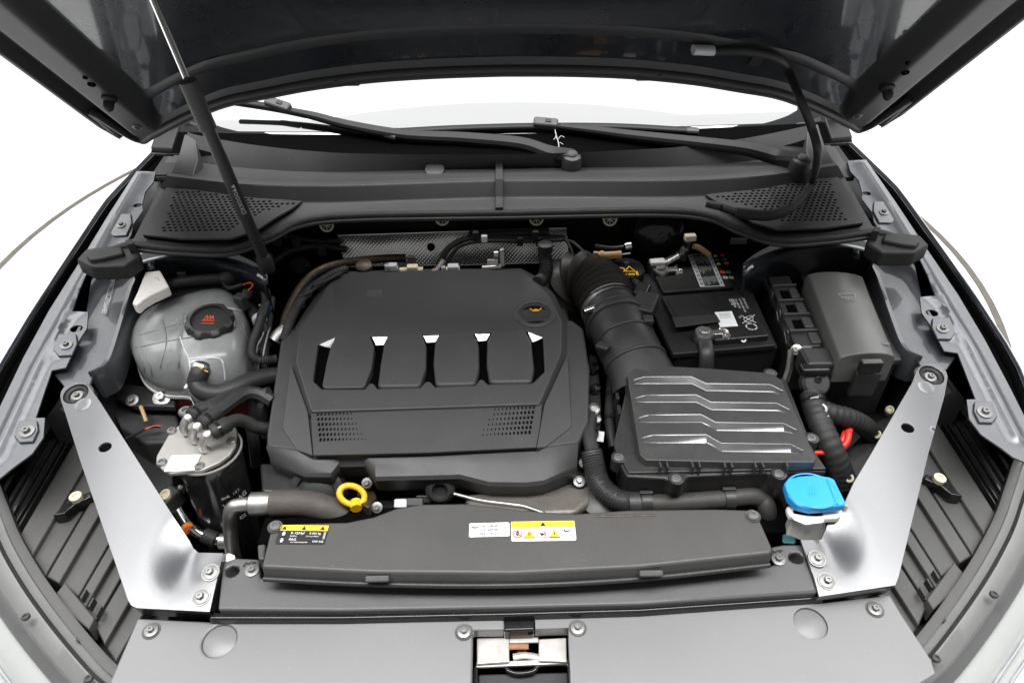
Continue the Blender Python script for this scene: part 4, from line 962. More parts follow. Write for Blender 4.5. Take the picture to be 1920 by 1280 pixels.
prism('upright', Y((936, 469, 1.165), (945, 467, 1.165), (947, 500, 1.155), (938, 502, 1.155)), V((0, .01, 0)), 'steel', t, .002); tube('cross_stud', Y((905, 503, 1.16), (940, 501, 1.155)), .006, 'steel', t, 12); prism('frame', Y((913, 487, 1.165), (934, 487, 1.165), (934, 498, 1.16), (913, 499, 1.16)), V((0, .006, 0)), 'steel', t, .001); lathe('boss', [(.009, 0), (.009, .008), (.006, .01)], PY(934, 478, 1.16), V((-1, 0, 0)), 'steel', t, 12)
t = T('breather_hose', 'grey corrugated breather hose dropping behind the engine cover corner', 'hose', PY(1020, 500, 1.15)); tube('hose_run', Y((1022, 468, 1.17), (1023, 485, 1.16), (1024, 505, 1.14), (1018, 522, 1.12), (1008, 530, 1.10)), .0125, 'hose', t, 14, corr=(.006, .0012)); lathe('hose_collar', [(.015, -.005), (.015, .01), (.012, .012)], PY(1022, 466, 1.17), V((0, 0, 1)), 'plastic', t, 16)
t = T('orange_connector', 'small amber plastic connector lying near the firewall by the battery', 'connector', PY(1140, 478, 1.15)); tube('connector_body', Y((1113, 478, 1.155), (1135, 479, 1.15), (1165, 477, 1.15)), .0075, 'tan', t, 12); lathe('connector_ring', [(.0095, 0), (.0095, .006), (.007, .008)], PY(1125, 479, 1.152), V((1, 0, 0)), 'tan', t, 14); tube('pin', Y((1165, 477, 1.15), (1182, 475, 1.15)), .0015, 'aluminium', t, 6)
t = T('silver_coupling', 'dark cable ending in a small chrome coupling near the firewall', 'cable', PY(1175, 463, 1.18)); tube('cable', Y((1115, 462, 1.19), (1145, 466, 1.185), (1170, 464, 1.18)), .006, 'plastic_gloss', t, 10); lathe('coupling', [(.009, -.006), (.009, .006), (.006, .008)], PY(1178, 462, 1.18), V((1, 0, .2)), 'chrome', t, 14)

# ================================================================== intake hose and duct
t = T('intake_hose', 'fat black corrugated intake hose with steel clamp behind the air box', 'intake hose', P(1090, 590, .75))
tube('corrugated_hose', [P(1066, 575, .77), P(1060, 552, .81), P(1066, 532, .845), P(1086, 522, .862), P(1112, 530, .866), P(1132, 552, .863), P(1142, 575, .858)], .049, 'hose_black', t, 28, corr=(.0145, .0065))
c = [P(1139, 573, .858), P(1144, 581, .857)]
tube('clamp_band', c, .0525, 'bolt_grey', t, 28)
ax = (c[1]-c[0]).normalized()
cs = P(1106, 580, .885); tube('clamp_screw', [cs-V((.012, .006, 0)), cs+V((.018, .008, .002))], .006, 'chrome', t, 12)
t = T('air_duct', 'smooth black air mass duct leading from hose to air box', 'air duct', P(1170, 640, .75))
rings = []
for x, y, z, rx, rz in ((1143, 580, .857, .052, .050), (1152, 598, .855, .054, .052), (1156, 604, .855, .057, .055), (1160, 612, .855, .057, .055), (1162, 618, .855, .053, .051), (1172, 640, .850, .052, .048), (1176, 648, .850, .054, .048), (1192, 680, .842, .054, .042), (1208, 712, .835, .058, .036), (1215, 730, .83, .062, .034)):
    p = P(x, y, z-.0); rings.append((p, rx, rz))
RR = []
for i, (p, rx, rz) in enumerate(rings):
    a = rings[max(0, i-1)][0]; b = rings[min(len(rings)-1, i+1)][0]; d = (b-a).normalized(); sd = d.cross(V((0, 0, 1))).normalized(); up = sd.cross(d)
    RR.append([p+sd*rx*math.cos(q)+up*rz*math.sin(q) for q in [2*math.pi*k/28 for k in range(28)]])
loft('duct_body', RR, 'plastic', t, ang=40)
for i_ in (1, 3, 5, 7): tube('duct_bead', RR[i_]+[RR[i_][0]], .0032, 'plastic', t, 8, raw=True)
box('sensor_body', P(1208, 575, .885), .042, .06, .03, 'plastic', t, .005, x=V((.9, -.4, 0))); box('sensor_plug', P(1203, 548, .885), .026, .04, .022, 'plastic_gloss', t, .004, x=V((.9, -.4, 0))); box('sensor_clip', P(1215, 600, .89), .018, .02, .012, 'plastic', t, .003)
tube('sensor_cable', [P(1200, 540, .885), P(1190, 528, .88), P(1165, 512, .87), P(1140, 500, .86)], .007, 'rubber', t, 10)
box('duct_latch', P(1130, 650, .875), .022, .016, .01, 'plastic', t, .003, x=V((.8, -.5, 0)))
br = T('brake_reservoir', 'brake fluid reservoir with black yellow-marked cap behind the intake hose', 'reservoir', P(1180, 540, .80))
lathe('tank_body', [(.03, -.08), (.034, -.02), (.03, 0)], P(1190, 553, .85), V((0, 0, 1)), 'white_plastic', br, 20)
lathe('cap', [(.034, -.018), (.035, .004), (.032, .010), (.001, .011)], P(1175, 510, .88), V((0, -.1, 1)), 'plastic_gloss', br, 28)
L = Label(P(1154, 498, .8925), P(1194, 498, .8925), P(1154, 514, .8925), br); L.tri(.62, .55, .38, 'yellow'); L.tri(.62, .53, .24, 'plastic_gloss', 2); L.ring(.2, .45, .3, .1, 'yellow'); L.rect(.5, -.15, .8, .05, 'yellow'); L.rect(.86, -.15, .98, .3, 'yellow')
L.text('DOT 4', .1, -.2, .3, 'yellow')

# ================================================================== air filter box
AB = pln(.85, .868, .03); ABL = pln(.85, .861, .03); n = AB[1]
ab = T('air_filter_box', 'dark plastic air filter box with four stepped grooves in its lid', 'air box', P(1350, 800, .68))
lo_ = [(1176, 702), (1190, 690), (1235, 685), (1330, 690), (1436, 698), (1452, 702), (1466, 714), (1492, 775), (1530, 858), (1527, 866), (1380, 866), (1212, 862), (1200, 852)]
gro = []
for k in range(4):
    y = (705, 739, 776, 814)[k]; xl = (1188, 1192, 1198, 1204)[k]; xr = (1468, 1480, 1493, 1506)[k]; q = (1296, 1305, 1314, 1324)[k]; sc_ = (13, 14, 15, 16)[k]
    gro.append([(xl, y+7), (xl+20, y), (q, y), (q+28, y+sc_), (xr-24, y+sc_+2), (xr, y+sc_+14), (xr-6, y+sc_+20), (xr-26, y+sc_+17), (q+20, y+sc_+15), (q-8, y+16), (xl+23, y+15), (xl+3, y+20)])
def sgn(pg): return pg
bm = bmesh.new(); es = []; loops = []
for lp in [lo_]+gro:
    vs = [bm.verts.new(p) for p in Q(lp, AB)]; loops.append(vs); es += [bm.edges.new((vs[i], vs[(i+1) % len(vs)])) for i in range(len(vs))]
bmesh.ops.triangle_fill(bm, use_beauty=True, edges=es, normal=n)
out_ = loops[0]; low = []
cen = sum((v.co for v in out_), V())/len(out_)
for v in out_:
    d = v.co-cen; d.z = 0; low.append(bm.verts.new(v.co+d.normalized()*.003+V((0, 0, -.022))))
for i in range(len(out_)): bm.faces.new((out_[i], out_[(i+1) % len(out_)], low[(i+1) % len(out_)], low[i]))
for vs in loops[1:]:
    # the rear wall of a groove slopes toward the front, the front wall is steep
    lo2 = []
    for k, v in enumerate(vs):
        lo2.append(bm.verts.new(v.co-n*.0075+(V((0, -.0105 if 0 < k < 5 else -.001, 0)) if k < 6 else V((0, -.0005, 0)))))
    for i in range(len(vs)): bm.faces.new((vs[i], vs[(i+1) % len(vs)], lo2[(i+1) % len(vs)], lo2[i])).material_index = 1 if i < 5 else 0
    es2 = [bm.edges.get((lo2[i], lo2[(i+1) % len(lo2)])) for i in range(len(lo2))]
    bmesh.ops.triangle_fill(bm, use_beauty=True, edges=es2, normal=n)
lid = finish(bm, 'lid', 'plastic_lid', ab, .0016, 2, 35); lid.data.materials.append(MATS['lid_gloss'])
bs = [(1150, 830), (1158, 862), (1175, 893), (1248, 897), (1262, 907), (1276, 907), (1290, 893), (1440, 886), (1450, 895), (1466, 895), (1480, 884), (1552, 884), (1530, 850), (1475, 710), (1420, 700), (1180, 700)]
prism('base', Q(bs, pln(.8, .846)), .15, 'plastic', ab, .004, 2, inset=.02)
prism('base_rim', Q([(1160, 850), (1178, 886), (1550, 878), (1528, 846)], pln(.8, .850)), .006, 'plastic', ab, .002)
for x in (1237, 1250, 1297, 1310, 1357, 1370, 1414, 1428, 1473): 
    p = P(x, 870, .84)
    box('lid_rib', P(x, 878, .854)+V((0, 0, 0)), .0028, .010, .018, 'plastic_lid', ab, .0006)
for x, y in ((1160, 858), (1268, 898), (1460, 889), (1521, 822), (1444, 700)): lathe('screw_boss', [(.011, -.02), (.011, .002), (.008, .003)], P(x, y, .848), V((0, 0, 1)), 'plastic', ab, 16); bolt(P(x, y, .851), V((0, 0, 1)), .0075, ab, 'bolt_grey', 'screw')
L = Label(P(1370, 895, .78)+V((0, -.03, 0)), P(1425, 893, .78)+V((0, -.03, 0)), P(1370, 908, .77)+V((0, -.03, 0)), ab)
for k in range(3): L.rect(.02, .8-k*.32, .3, .92-k*.32, 'faint_print'); L.rect(.42, .8-k*.32, .98, .92-k*.32, 'faint_print')
for k in range(5): box('side_rib', P(1150+k*4, 740+k*28, .80), .006, .02, .07, 'plastic', ab, .001)

# ================================================================== battery
BZ = .862; bl_, br_, fr_, fl2 = P(1238, 507, BZ), P(1378, 476, BZ), P(1457, 643, BZ), P(1262, 660, BZ)
bt = T('car_battery', 'black car battery with printed lid between air box and fuse box', 'battery', (bl_+fr_)/2-V((0, 0, .18)))
case = [P(1226, 520, BZ-.012), P(1378, 474, BZ-.012), P(1460, 650, BZ-.012), P(1266, 668, BZ-.012)]
prism('case', case, .17, 'black', bt, .004)
ux = (fr_-fl2).normalized(); uy = (bl_-fl2); uy = (uy-ux*uy.dot(ux)).normalized(); W_, H_ = (fr_-fl2).length, (bl_-fl2).dot(uy)
def bp(a, b, z=0): return fl2+ux*a*W_+uy*b*H_+V((0, 0, z))
prism('lid', [bp(0, 0, -.004), bp(1, 0, -.004), bp(1, 1, -.004), bp(0, 1, -.004)], .012, 'black', bt, .003)
prism('front_deck', [bp(.42, .05, .008), bp(.95, .05, .008), bp(.95, .62, .008), bp(.14, .62, .008), bp(.14, .26, .008), bp(.42, .26, .008)], .014, 'battery_top', bt, .004, 3)
prism('rear_deck', [bp(.18, .66, .008), bp(.94, .66, .008), bp(.94, .985, .008), bp(.40, .985, .008), bp(.40, .88, .008), bp(.18, .88, .008)], .014, 'battery_top', bt, .004, 3)
prism('flap', [bp(.10, .20, .014), bp(.55, .22, .014), bp(.56, .32, .012), bp(.12, .32, .012)], .0025, 'plastic', bt, .001)
prism('label_pad', [bp(.17, .33, .0095), bp(.48, .33, .0095), bp(.48, .59, .0095), bp(.17, .59, .0095)], .003, 'black', bt, .001)
for a, b, who in ((.34, .115, 'front'), (.26, .935, 'rear')):
    c = bp(a, b, .004); tm = T('battery_terminal', 'corroded grey battery terminal clamp '+('under the battery flap' if who == 'front' else 'beside the white fuse block'), 'battery clamp', c)
    lathe('clamp_ring', [(.017, -.006), (.0175, .008), (.015, .012), (.0105, .012)], c, V((0, 0, 1)), 'steel', tm, 22); lathe('lead_post', [(.0105, 0), (.0098, .015), (.008, .0165), (.001, .0165)], c, V((0, 0, 1)), 'bolt_grey', tm, 20)
    box('clamp_ear', c+ux*.026+V((0, 0, .003)), .02, .014, .012, 'steel', tm, .002, x=ux); e = c+ux*.037+V((0, -.004, .005)); tube('clamp_bolt', [e-ux*.004+V((0, .014, 0)), e-V((0, .006, 0))], .0048, 'chrome', tm, 12); lathe('bolt_nut', [(.0075, -.004), (.0075, .003), (.005, .004), (.0045, .001), (.001, .001)], e-V((0, .006, 0)), V((.1, -1, .5)), 'chrome', tm, 12)
    if who == 'rear':
        fbk = T('terminal_fuse_block', 'black fuse block with white lid on the rear battery terminal', 'fuse block', P(1235, 502, .87)); box('block_body', P(1233, 502, .868), .036, .03, .024, 'plastic', fbk, .003, x=ux); box('white_lid', P(1233, 491, .884), .030, .018, .008, 'white_plastic', fbk, .002, x=ux); tube('red_wire', [P(1226, 512, .865), P(1224, 525, .85), P(1225, 545, .83)], .0014, 'red', fbk, 6); tube('link_bar', [P(1244, 500, .872), c+V((0, 0, .004))], .009, 'steel', fbk, 8, flat=.4)
        tube('cable_lug', [c+V((.002, .02, .006)), P(1272, 478, .885), P(1280, 470, .90)], .010, 'steel', tm, 12, flat=.5); 
        ps = T('pole_sensor', 'silver cable post with tan sleeve rising behind the battery', 'cable post', P(1290, 468, .88)); box('post_head', P(1294, 445, .925), .022, .014, .012, 'cream', ps, .002, x=ux); tube('post_stem', [P(1291, 447, .922), P(1287, 458, .90), P(1282, 475, .88)], .009, 'steel', ps, 12); tube('amber_sleeve', [P(1300, 461, .91), P(1312, 465, .905), P(1330, 478, .89)], .0055, 'tan', ps, 10); tube('black_lead', [P(1282, 472, .885), P(1277, 490, .87)], .0105, 'rubber', ps, 12)
    else:
        tube('cable', [c+V((0, -.012, 0)), c+V((-.002, -.04, -.012)), c+V((-.004, -.06, -.06))], .013, 'plastic', tm, 12, flat=.6)
sk = T('battery_info_sticker', 'silver technical data sticker at the rear of the battery lid', 'sticker', bp(.62, .85, .008))
L = Label(P(1289, 477, .8715), P(1333, 475, .8715), P(1312, 538, .8715), sk, .0004)
q = [P(1289, 477, .8715), P(1332, 475, .8715), P(1359, 536, .8715), P(1313, 538, .8715)]
def quad(a, b): return q[0].lerp(q[1], a).lerp(q[3].lerp(q[2], a), b)
prism('sticker_base', [quad(0, 0), quad(1, 0), quad(1, 1), quad(0, 1)], .0004, 'pale_print', sk, 0)
prism('dark_field', [quad(.2, .02)+V((0, 0, .0004)), quad(.82, .02)+V((0, 0, .0004)), quad(.82, .98)+V((0, 0, .0004)), quad(.2, .98)+V((0, 0, .0004))], .0003, 'black_print', sk, 0)
for k in range(11):
    a = .24+k*.052
    for j in range(3):
        b0 = .05+j*.32+random.random()*.04; b1 = b0+.12+random.random()*.15
        prism('text_line', [quad(a, b0)+V((0, 0, .0007)), quad(a+.022, b0)+V((0, 0, .0007)), quad(a+.022, b1)+V((0, 0, .0007)), quad(a, b1)+V((0, 0, .0007))], .0002, 'grey_print', sk, 0)
for a in (.06, .12, .9):
    for j in range(8):
        b0 = .03+j*.12; prism('text_line', [quad(a, b0)+V((0, 0, .0005)), quad(a+.03, b0)+V((0, 0, .0005)), quad(a+.03, b0+.08)+V((0, 0, .0005)), quad(a, b0+.08)+V((0, 0, .0005))], .0002, 'black_print', sk, 0)
L = Label(P(1340, 474, .8712), P(1375, 472, .8712), P(1362, 532, .8712), bt, .0004)
for x, y, mm in ((1341, 479, 'label_yellow'), (1354, 478, 'red_print'), (1344, 487, 'blue_mark'), (1358, 486, 'blue_mark'), (1347, 494, 'label_yellow'), (1362, 493, 'red_print'), (1355, 510, 'red_print'), (1366, 510, 'green'), (1360, 520, 'cream'), (1371, 520, 'grey_print')):
    c = P(x, y, .8712)
    if mm == 'label_yellow': prism('symbol', [c+V((-.005, -.004, 0)), c+V((.005, -.004, 0)), c+V((0, .005, 0))], .0003, mm, bt, 0)
    else: plate('symbol', ell(c, .0048, n=14), [ell(c, .0022, n=10)], .0003, mm, bt, 0)
wl = T('battery_code_label', 'small white code label stuck on the front battery deck', 'label', P(1360, 598, .871))
q2 = [P(1340, 585, .8715), P(1372, 583, .8715), P(1384, 611, .8715), P(1350, 613, .8715)]
prism('label_base', q2, .0004, 'white_label', wl, 0)
for k in range(4): a = .12+.09*k; prism('text_line', [q2[0].lerp(q2[3], a).lerp(q2[1].lerp(q2[2], a), f_)+V((0, 0, .0004)) for f_ in (.2, .8)]+[q2[0].lerp(q2[3], a+.04).lerp(q2[1].lerp(q2[2], a+.04), f_)+V((0, 0, .0004)) for f_ in (.8, .2)], .0002, 'pale_print', wl, 0)
# lettering runs toward the front, read from the wing
def btext(body, x, y, size, x2, y2, m='pale_print', sx=1.0):
    a, b = P(x, y, .8705), P(x2, y2, .8705); u = (b-a).normalized(); v = V((0, 0, 1)).cross(u)
    L = Label(a+v*.01, a+u*.1+v*.01, a, bt, .0006); L.text(body, 0, 0, size/.01, m, sx=sx)
btext('EFB+', 1366, 562, .013, 1380, 588)
btext('5TA 915 105 B', 1391, 560, .0055, 1403, 586); btext('12V 69Ah 420A DIN', 1384, 561, .005, 1396, 587); btext('72Ah 680A EN', 1377, 561, .005, 1389, 587); btext('Pb', 1384, 594, .006, 1388, 602)
for a, b in (((1389, 591), (1418, 605)), ((1392, 606), (1415, 590))): tube('crossed_bin', [P(*a, .8712), P(*b, .8712)], .0008, 'pale_print', bt, 4)
tube('bin_outline', [P(x, y, .8712) for x, y in ((1394, 597), (1408, 591), (1412, 600), (1400, 604), (1394, 597))], .0006, 'pale_print', bt, 4, k=2)
c = P(1409, 612, .8712); 
for k in range(5): a = R(72*k); tube('recycling_mark', [c+V((.009*math.cos(a+d), .009*math.sin(a+d), 0)) for d in (0, .35, .7, 1.0)], .0012, 'pale_print', bt, 4, k=2, flat=.4)
c = P(1357, 621, .8712); L = Label(c+V((-.008, .008, 0)), c+V((.008, .008, 0)), c+V((-.008, -.008, 0)), bt, .0002)
L.disc(.5, .5, .5, 'white_label', lvl=1); L.line(.25, .25, .75, .75, .14, 'red_print', 2); L.line(.25, .75, .75, .25, .14, 'red_print', 2)
lathe('vent_plug', [(.0045, 0), (.0045, .002), (.002, .002), (.0015, 0)], P(1392, 636, .862)+V((0, -.004, .002)), V((0, -.8, .6)), 'white_label', bt, 12)

# ================================================================== fuse box
FB = pln(.95, .897, .02)
fbx = T('fuse_box', 'black fuse box with arched lid and embossed fuse symbol', 'fuse box', P(1610, 700, .74))
rings = []
for (xa, ya), (xb, yb) in (((1511, 516), (1620, 521)), ((1527, 555), (1634, 558)), ((1548, 610), (1655, 610)), ((1572, 673), (1680, 670))):
    A, B = PP(xa, ya, FB), PP(xb, yb, FB)
    rings.append([A+V((0, 0, -.05)), A+V((0, 0, -.004)), A.lerp(B, .04)+V((0, 0, .003))]+[A.lerp(B, k/6)+V((0, 0, .011*math.sin(math.pi*(.12+.76*k/6)))) for k in range(1, 6)]+[A.lerp(B, .96)+V((0, 0, .003)), B+V((0, 0, -.004)), B+V((0, 0, -.05))])
loft('lid', rings, 'fuse_lid', fbx, bevel=.002, ang=35)
bz = [(1556, 665), (1690, 660), (1688, 690), (1655, 500), (1505, 500)]
q = [P(1500, 512, .855), P(1640, 520, .855), P(1692, 674, .855), P(1560, 682, .855)]
prism('box_rim', q, .012, 'plastic', fbx, .003); prism('box_base', [p+(sum(q, V())/4-p)*.05-V((0, 0, .012)) for p in q], .12, 'plastic', fbx, .005)
box('lid_latch', PP(1630, 678, FB)+V((0, -.006, -.004)), .034, .012, .022, 'plastic_gloss', fbx, .002); box('latch_strap', PP(1622, 705, pln(.8, .86))+V((0, -.004, -.012)), .042, .01, .05, 'plastic', fbx, .003)
cc = PP(1587, 568, FB); L = Label(cc+V((-.016, .012, .0122)), cc+V((.016, .012, .0122)), cc+V((-.016, -.012, .0122)), fbx, .0002)
for e in ((.05, .95, .95, .95), (.05, .95, .15, .45), (.95, .95, .9, .45), (.15, .45, .9, .45), (.28, .45, .3, .12), (.45, .45, .45, .12), (.3, .12, .45, .12), (.6, .45, .6, .12), (.76, .45, .76, .12), (.6, .12, .76, .12)): L.line(*e, .04, 'grey_print')
cc = PP(1642, 652, FB); L = Label(cc+V((-.022, .005, .0085)), cc+V((.022, .005, .0075)), cc+V((-.022, -.005, .0085)), fbx, .0004)
L.ring(.08, .5, .45, .12, 'faint_print', n=10); L.rect(.2, .2, .34, .3, 'faint_print'); L.ring(.5, .5, .4, .12, 'faint_print', n=10); L.rect(.65, .2, .95, .8, 'faint_print')
rk = T('fuse_carrier', 'ribbed black fuse carrier standing between battery and fuse box', 'fuse carrier', P(1485, 600, .76))
q = Q([(1440, 518), (1480, 516), (1542, 648), (1492, 650)], pln(.95, .872)); prism('carrier_body', q, .10, 'plastic', rk, .003)
def qq(a, b, z=0): return q[0].lerp(q[1], a).lerp(q[3].lerp(q[2], a), b)+V((0, 0, z))
for b in (.18, .40, .60, .82): prism('cross_rib', [qq(-.04, b-.012, .006), qq(1.06, b-.012, .006), qq(1.06, b+.012, .006), qq(-.04, b+.012, .006)], .03, 'plastic_grey', rk, .0015)
for b in (.30, .51, .72): prism('slot_opening', [qq(.25, b-.06, .001), qq(.7, b-.06, .001), qq(.7, b+.06, .001), qq(.25, b+.06, .001)], .002, 'void', rk, 0)
for b in (.30, .51, .72, .92): prism('terminal_cover', [qq(.62, b-.075, .004), qq(1.0, b-.075, .004), qq(1.0, b+.06, .004), qq(.62, b+.06, .004)], .006, 'plastic_grey', rk, .002)
tube('edge_tube', [qq(-.08, b, -.01+.004*math.sin(b*40)) for b in [i/10 for i in range(11)]], .006, 'plastic_gloss', rk, 10)
pp_ = P(1497, 656, .865); tube('threaded_stud', [pp_-V((.012, 0, 0)), pp_+V((.02, 0, 0))], .007, 'steel', rk, 12, corr=(.003, .0006)); bolt(pp_-V((.006, .004, -.004)), V((-.5, -.6, .6)), .009, rk, 'steel')
tube('earth_strap', [P(1484, 655, .868), P(1480, 690, .84), P(1472, 715, .82)], .006, 'steel', rk, 10, flat=.4)
cb_ = T('cable_connector', 'black rounded cable connector in front of the fuse carrier', 'connector', P(1528, 720, .80))
box('housing', P(1527, 680, .86)+V((0, -.004, 0)), .05, .045, .04, 'plastic', cb_, .006, seg=3); lathe('front_cover', [(.022, -.01), (.023, .006), (.019, .011), (.001, .012)], P(1527, 718, .845), V((0, -.7, .7)), 'plastic_grey', cb_, 26); lathe('cover_screw', [(.006, 0), (.006, .015), (.003, .0155), (.003, .013), (.001, .013)], P(1527, 712, .848), V((0, -.7, .7)), 'plastic_gloss', cb_, 12); box('top_hood', P(1527, 692, .87), .046, .02, .014, 'plastic_gloss', cb_, .004)
lc = T('taped_loom', 'thick taped black cable loom running down past the air box', 'wiring loom', P(1550, 800, .76))
tube('loom_run', [P(1522, 742, .835), P(1527, 765, .83), P(1540, 800, .82), P(1556, 835, .805), P(1570, 868, .78), P(1585, 905, .74)], .0185, 'rubber', lc, 16, corr=(.011, .0007)); tube('loom_branch', [P(1535, 765, .825), P(1560, 775, .82), P(1590, 783, .81), P(1620, 798, .78), P(1650, 830, .72)], .016, 'rubber', lc, 14, corr=(.010, .0007))
lathe('cable_tie', [(.0195, -.004), (.0205, 0), (.0195, .004)], P(1525, 752, .833), V((.1, -.9, -.35)), 'plastic_gloss', lc, 24); tube('tie_tail', [P(1543, 758, .845), P(1549, 765, .845), P(1547, 778, .835)], .002, 'pale_print', lc, 6); box('tie_head', P(1547, 780, .835), .008, .008, .008, 'white_label', lc, .001)
rd = T('red_power_cable', 'pair of bright red power cables by the headlamp brace', 'cable', P(1575, 835, .74))
tube('cable', [P(1600, 790, .79), P(1592, 806, .795), P(1588, 826, .79), P(1576, 842, .78), P(1560, 852, .76)], .0058, 'red', rd, 10); tube('cable', [P(1588, 798, .785), P(1583, 815, .79), P(1573, 835, .782), P(1556, 846, .77)], .005, 'red', rd, 10); tube('cable', [P(1526, 849, .80), P(1545, 848, .80), P(1562, 847, .79)], .004, 'red', rd, 10)
fs_ = T('fan_shroud', 'dark curved fan shroud partly hidden by the braces and loom', 'fan shroud', V((.5, .7, .6)))
prism('shroud_body', Q([(1585, 885), (1580, 850), (1610, 818), (1660, 770), (1690, 760), (1650, 860), (1600, 930)], pln(.7, .745)), .06, 'plastic', fs_, .01, 3)
for x, y in ((1668, 768), (1644, 814), (1592, 896)): lathe('white_plug', [(.007, -.01), (.007, .003), (.004, .005), (.003, .002), (.001, .002)], P(x, y, .765), V((-.3, -.5, .8)), 'cream', fs_, 14)

# ================================================================== washer filler
wf = T('washer_filler', 'white washer fluid filler neck under a bright blue cap', 'washer filler', P(1515, 985, .70))
neck = [(1475, 960), (1490, 950), (1530, 948), (1572, 950), (1580, 960), (1575, 970), (1545, 973), (1546, 996), (1500, 1004), (1490, 1010), (1478, 985)]
prism('neck_flange', Q([(1474, 948), (1500, 938), (1545, 938), (1580, 952), (1580, 964), (1572, 970), (1530, 972), (1480, 966)], pln(.7, .828)), .012, 'white_plastic', wf, .004, 3)
loft('neck', [Q([(1482, 955), (1505, 946), (1535, 950), (1547, 964), (1545, 980), (1510, 984), (1486, 974)], pln(.7, z)) if z > .8 else Q([(1470, 985), (1498, 975), (1535, 980), (1549, 994), (1547, 1010), (1508, 1014), (1474, 1004)], pln(.7, z)) for z in (.828, .81, .775, .60)], 'white_plastic', wf, .003)
loft('fluid_level', [Q([(1467, 1000), (1480, 992), (1492, 1000), (1492, 1020), (1466, 1018)], pln(.7, z)) for z in (.775, .62)], 'washer_fluid', wf, .003)
cp = [(1470, 905), (1478, 896), (1500, 891), (1530, 889), (1556, 893), (1565, 897), (1586, 940), (1584, 946), (1545, 950), (1520, 952), (1495, 946), (1478, 930)]
prism('blue_cap', Q(cp, pln(.7, .848)), .014, 'blue', wf, .004, 3)
L = Label(P(1485, 900, .8483), P(1560, 896, .8483), P(1500, 942, .8483), wf, .0002)
tube('cap_ring', [p+V((0, 0, .0003)) for p in ell(P(1523, 919, .848), .034, .030, 28)], .0012, 'blue', wf, 6, flat=.5)
for k in range(5): tube('spray_mark', [P(1523, 928, .8483)+V((.006*(k-2)*.3, 0, 0)), P(1523+(k-2)*6, 908+abs(k-2)*3, .8481)], .0003, 'blue', wf, 4)
tube('hinge_line', Q([(1551, 898), (1570, 945)], pln(.7, .8484)), .0016, 'blue', wf, 6)

# ================================================================== coolant pipe across the front right
ch = T('coolant_hose', 'black corrugated coolant hose clipped behind the radiator cover', 'hose', P(1300, 950, .76))
tube('fabric_sleeve', [P(1108, 845, .83), P(1116, 880, .815), P(1128, 912, .805), P(1155, 935, .80), P(1190, 944, .80)], .0165, 'hose', ch, 16, corr=(.004, .0006))
tube('moulded_hose', [P(1186, 944, .80), P(1240, 943, .80), P(1300, 940, .80), P(1360, 935, .80), P(1405, 930, .80), P(1428, 936, .795), P(1438, 955, .785), P(1436, 990, .75)], .0135, 'hose_worn', ch, 16)
lathe('sleeve_end', [(.0175, -.008), (.0175, .008), (.014, .009)], P(1188, 944, .80), V((1, 0, 0)), 'hose', ch, 18)
for x, y in ((1211, 941), (1366, 934)):
    lathe('hose_clip', [(.0135, -.007), (.0158, -.007), (.0158, .007), (.0135, .007)], P(x, y+1, .80), V((1, 0, .03)), 'plastic', ch, 18); box('clip_tab', P(x, y-14, .812), .02, .006, .014, 'plastic', ch, .0015); box('clip_foot', P(x, y+16, .795), .016, .006, .014, 'plastic', ch, .0015)
tube('upper_link', [P(1112, 850, .83), P(1104, 815, .83), P(1108, 780, .82)], .011, 'hose', ch, 12)
rt = T('radiator_tank', 'rounded black radiator end tank behind the cover', 'radiator', P(1130, 955, .70)); lathe('tank_dome', [(.04, -.08), (.04, -.01), (.034, .004), (.018, .012), (.001, .014)], P(1130, 950, .775), V((0, -.3, 1)), 'plastic_dusty', rt, 24); prism('radiator_core', [V((-.36, .60, .78)), V((.40, .60, .78)), V((.40, .66, .78)), V((-.36, .66, .78))], .30, 'void', rt, .004)

# ================================================================== coolant expansion tank
ct = T('expansion_tank', 'translucent grey coolant expansion tank with black screw cap', 'coolant tank', P(360, 680, .74))
op_ = [(246, 655), (247, 632), (258, 610), (282, 592), (318, 580), (360, 572), (405, 566), (440, 571), (460, 588), (470, 615), (473, 645), (468, 690), (450, 712), (420, 726), (390, 734), (366, 738), (352, 728), (342, 712), (305, 710), (275, 700), (256, 682)]
base = cat([P(x, y, .822) for x, y in op_]+[P(*op_[0], .822)], 3)[:-1]
cen = sum(base, V())/len(base)
def ring(k, z, grow=0): 
    return [V((cen.x+(p.x-cen.x)*k, cen.y+(p.y-cen.y)*k, z+(.012*(p.x-cen.x)/.1 if z > .84 else 0))) for p in base]
tk = loft('tank_shell', [ring(.90, .775), ring(1.0, .782), ring(1.0, .812), ring(.99, .835), ring(.95, .853), ring(.86, .866), ring(.70, .874), ring(.4, .879), ring(.12, .880)], 'tank', ct, ang=70)
from mathutils.bvhtree import BVHTree
_bv = BVHTree.FromPolygons([v.co for v in tk.data.vertices], [p.vertices[:] for p in tk.data.polygons])
def on_tank(x, y):
    h = _bv.ray_cast(CAM, ray(x, y).normalized()); return h[0] if h[0] else P(x, y, .85)
def cat2(pts): return [(p.x, p.y) for p in cat([V((a, b, 0)) for a, b in pts], 6)]
loft('weld_seam', [ring(.99, .779), ring(1.03, .779), ring(1.03, .784), ring(.99, .784)], 'tank_edge', ct, ang=30)
loft('coolant_level', [ring(.86, .72), ring(.96, .735), ring(.985, .777), ring(.5, .777)], 'coolant', ct, ang=60)
for pts in ([(262, 628), (320, 612), (368, 600)], [(255, 652), (310, 640), (360, 632)], [(305, 600), (312, 640), (300, 690)], [(345, 586), (342, 620), (335, 690)], [(272, 700), (268, 680), (262, 660)], [(285, 705), (282, 686), (274, 668)]):
    tube('moulded_rib', [on_tank(x, y) for x, y in cat2(pts)], .0012, 'tank_rib', tk, 6)
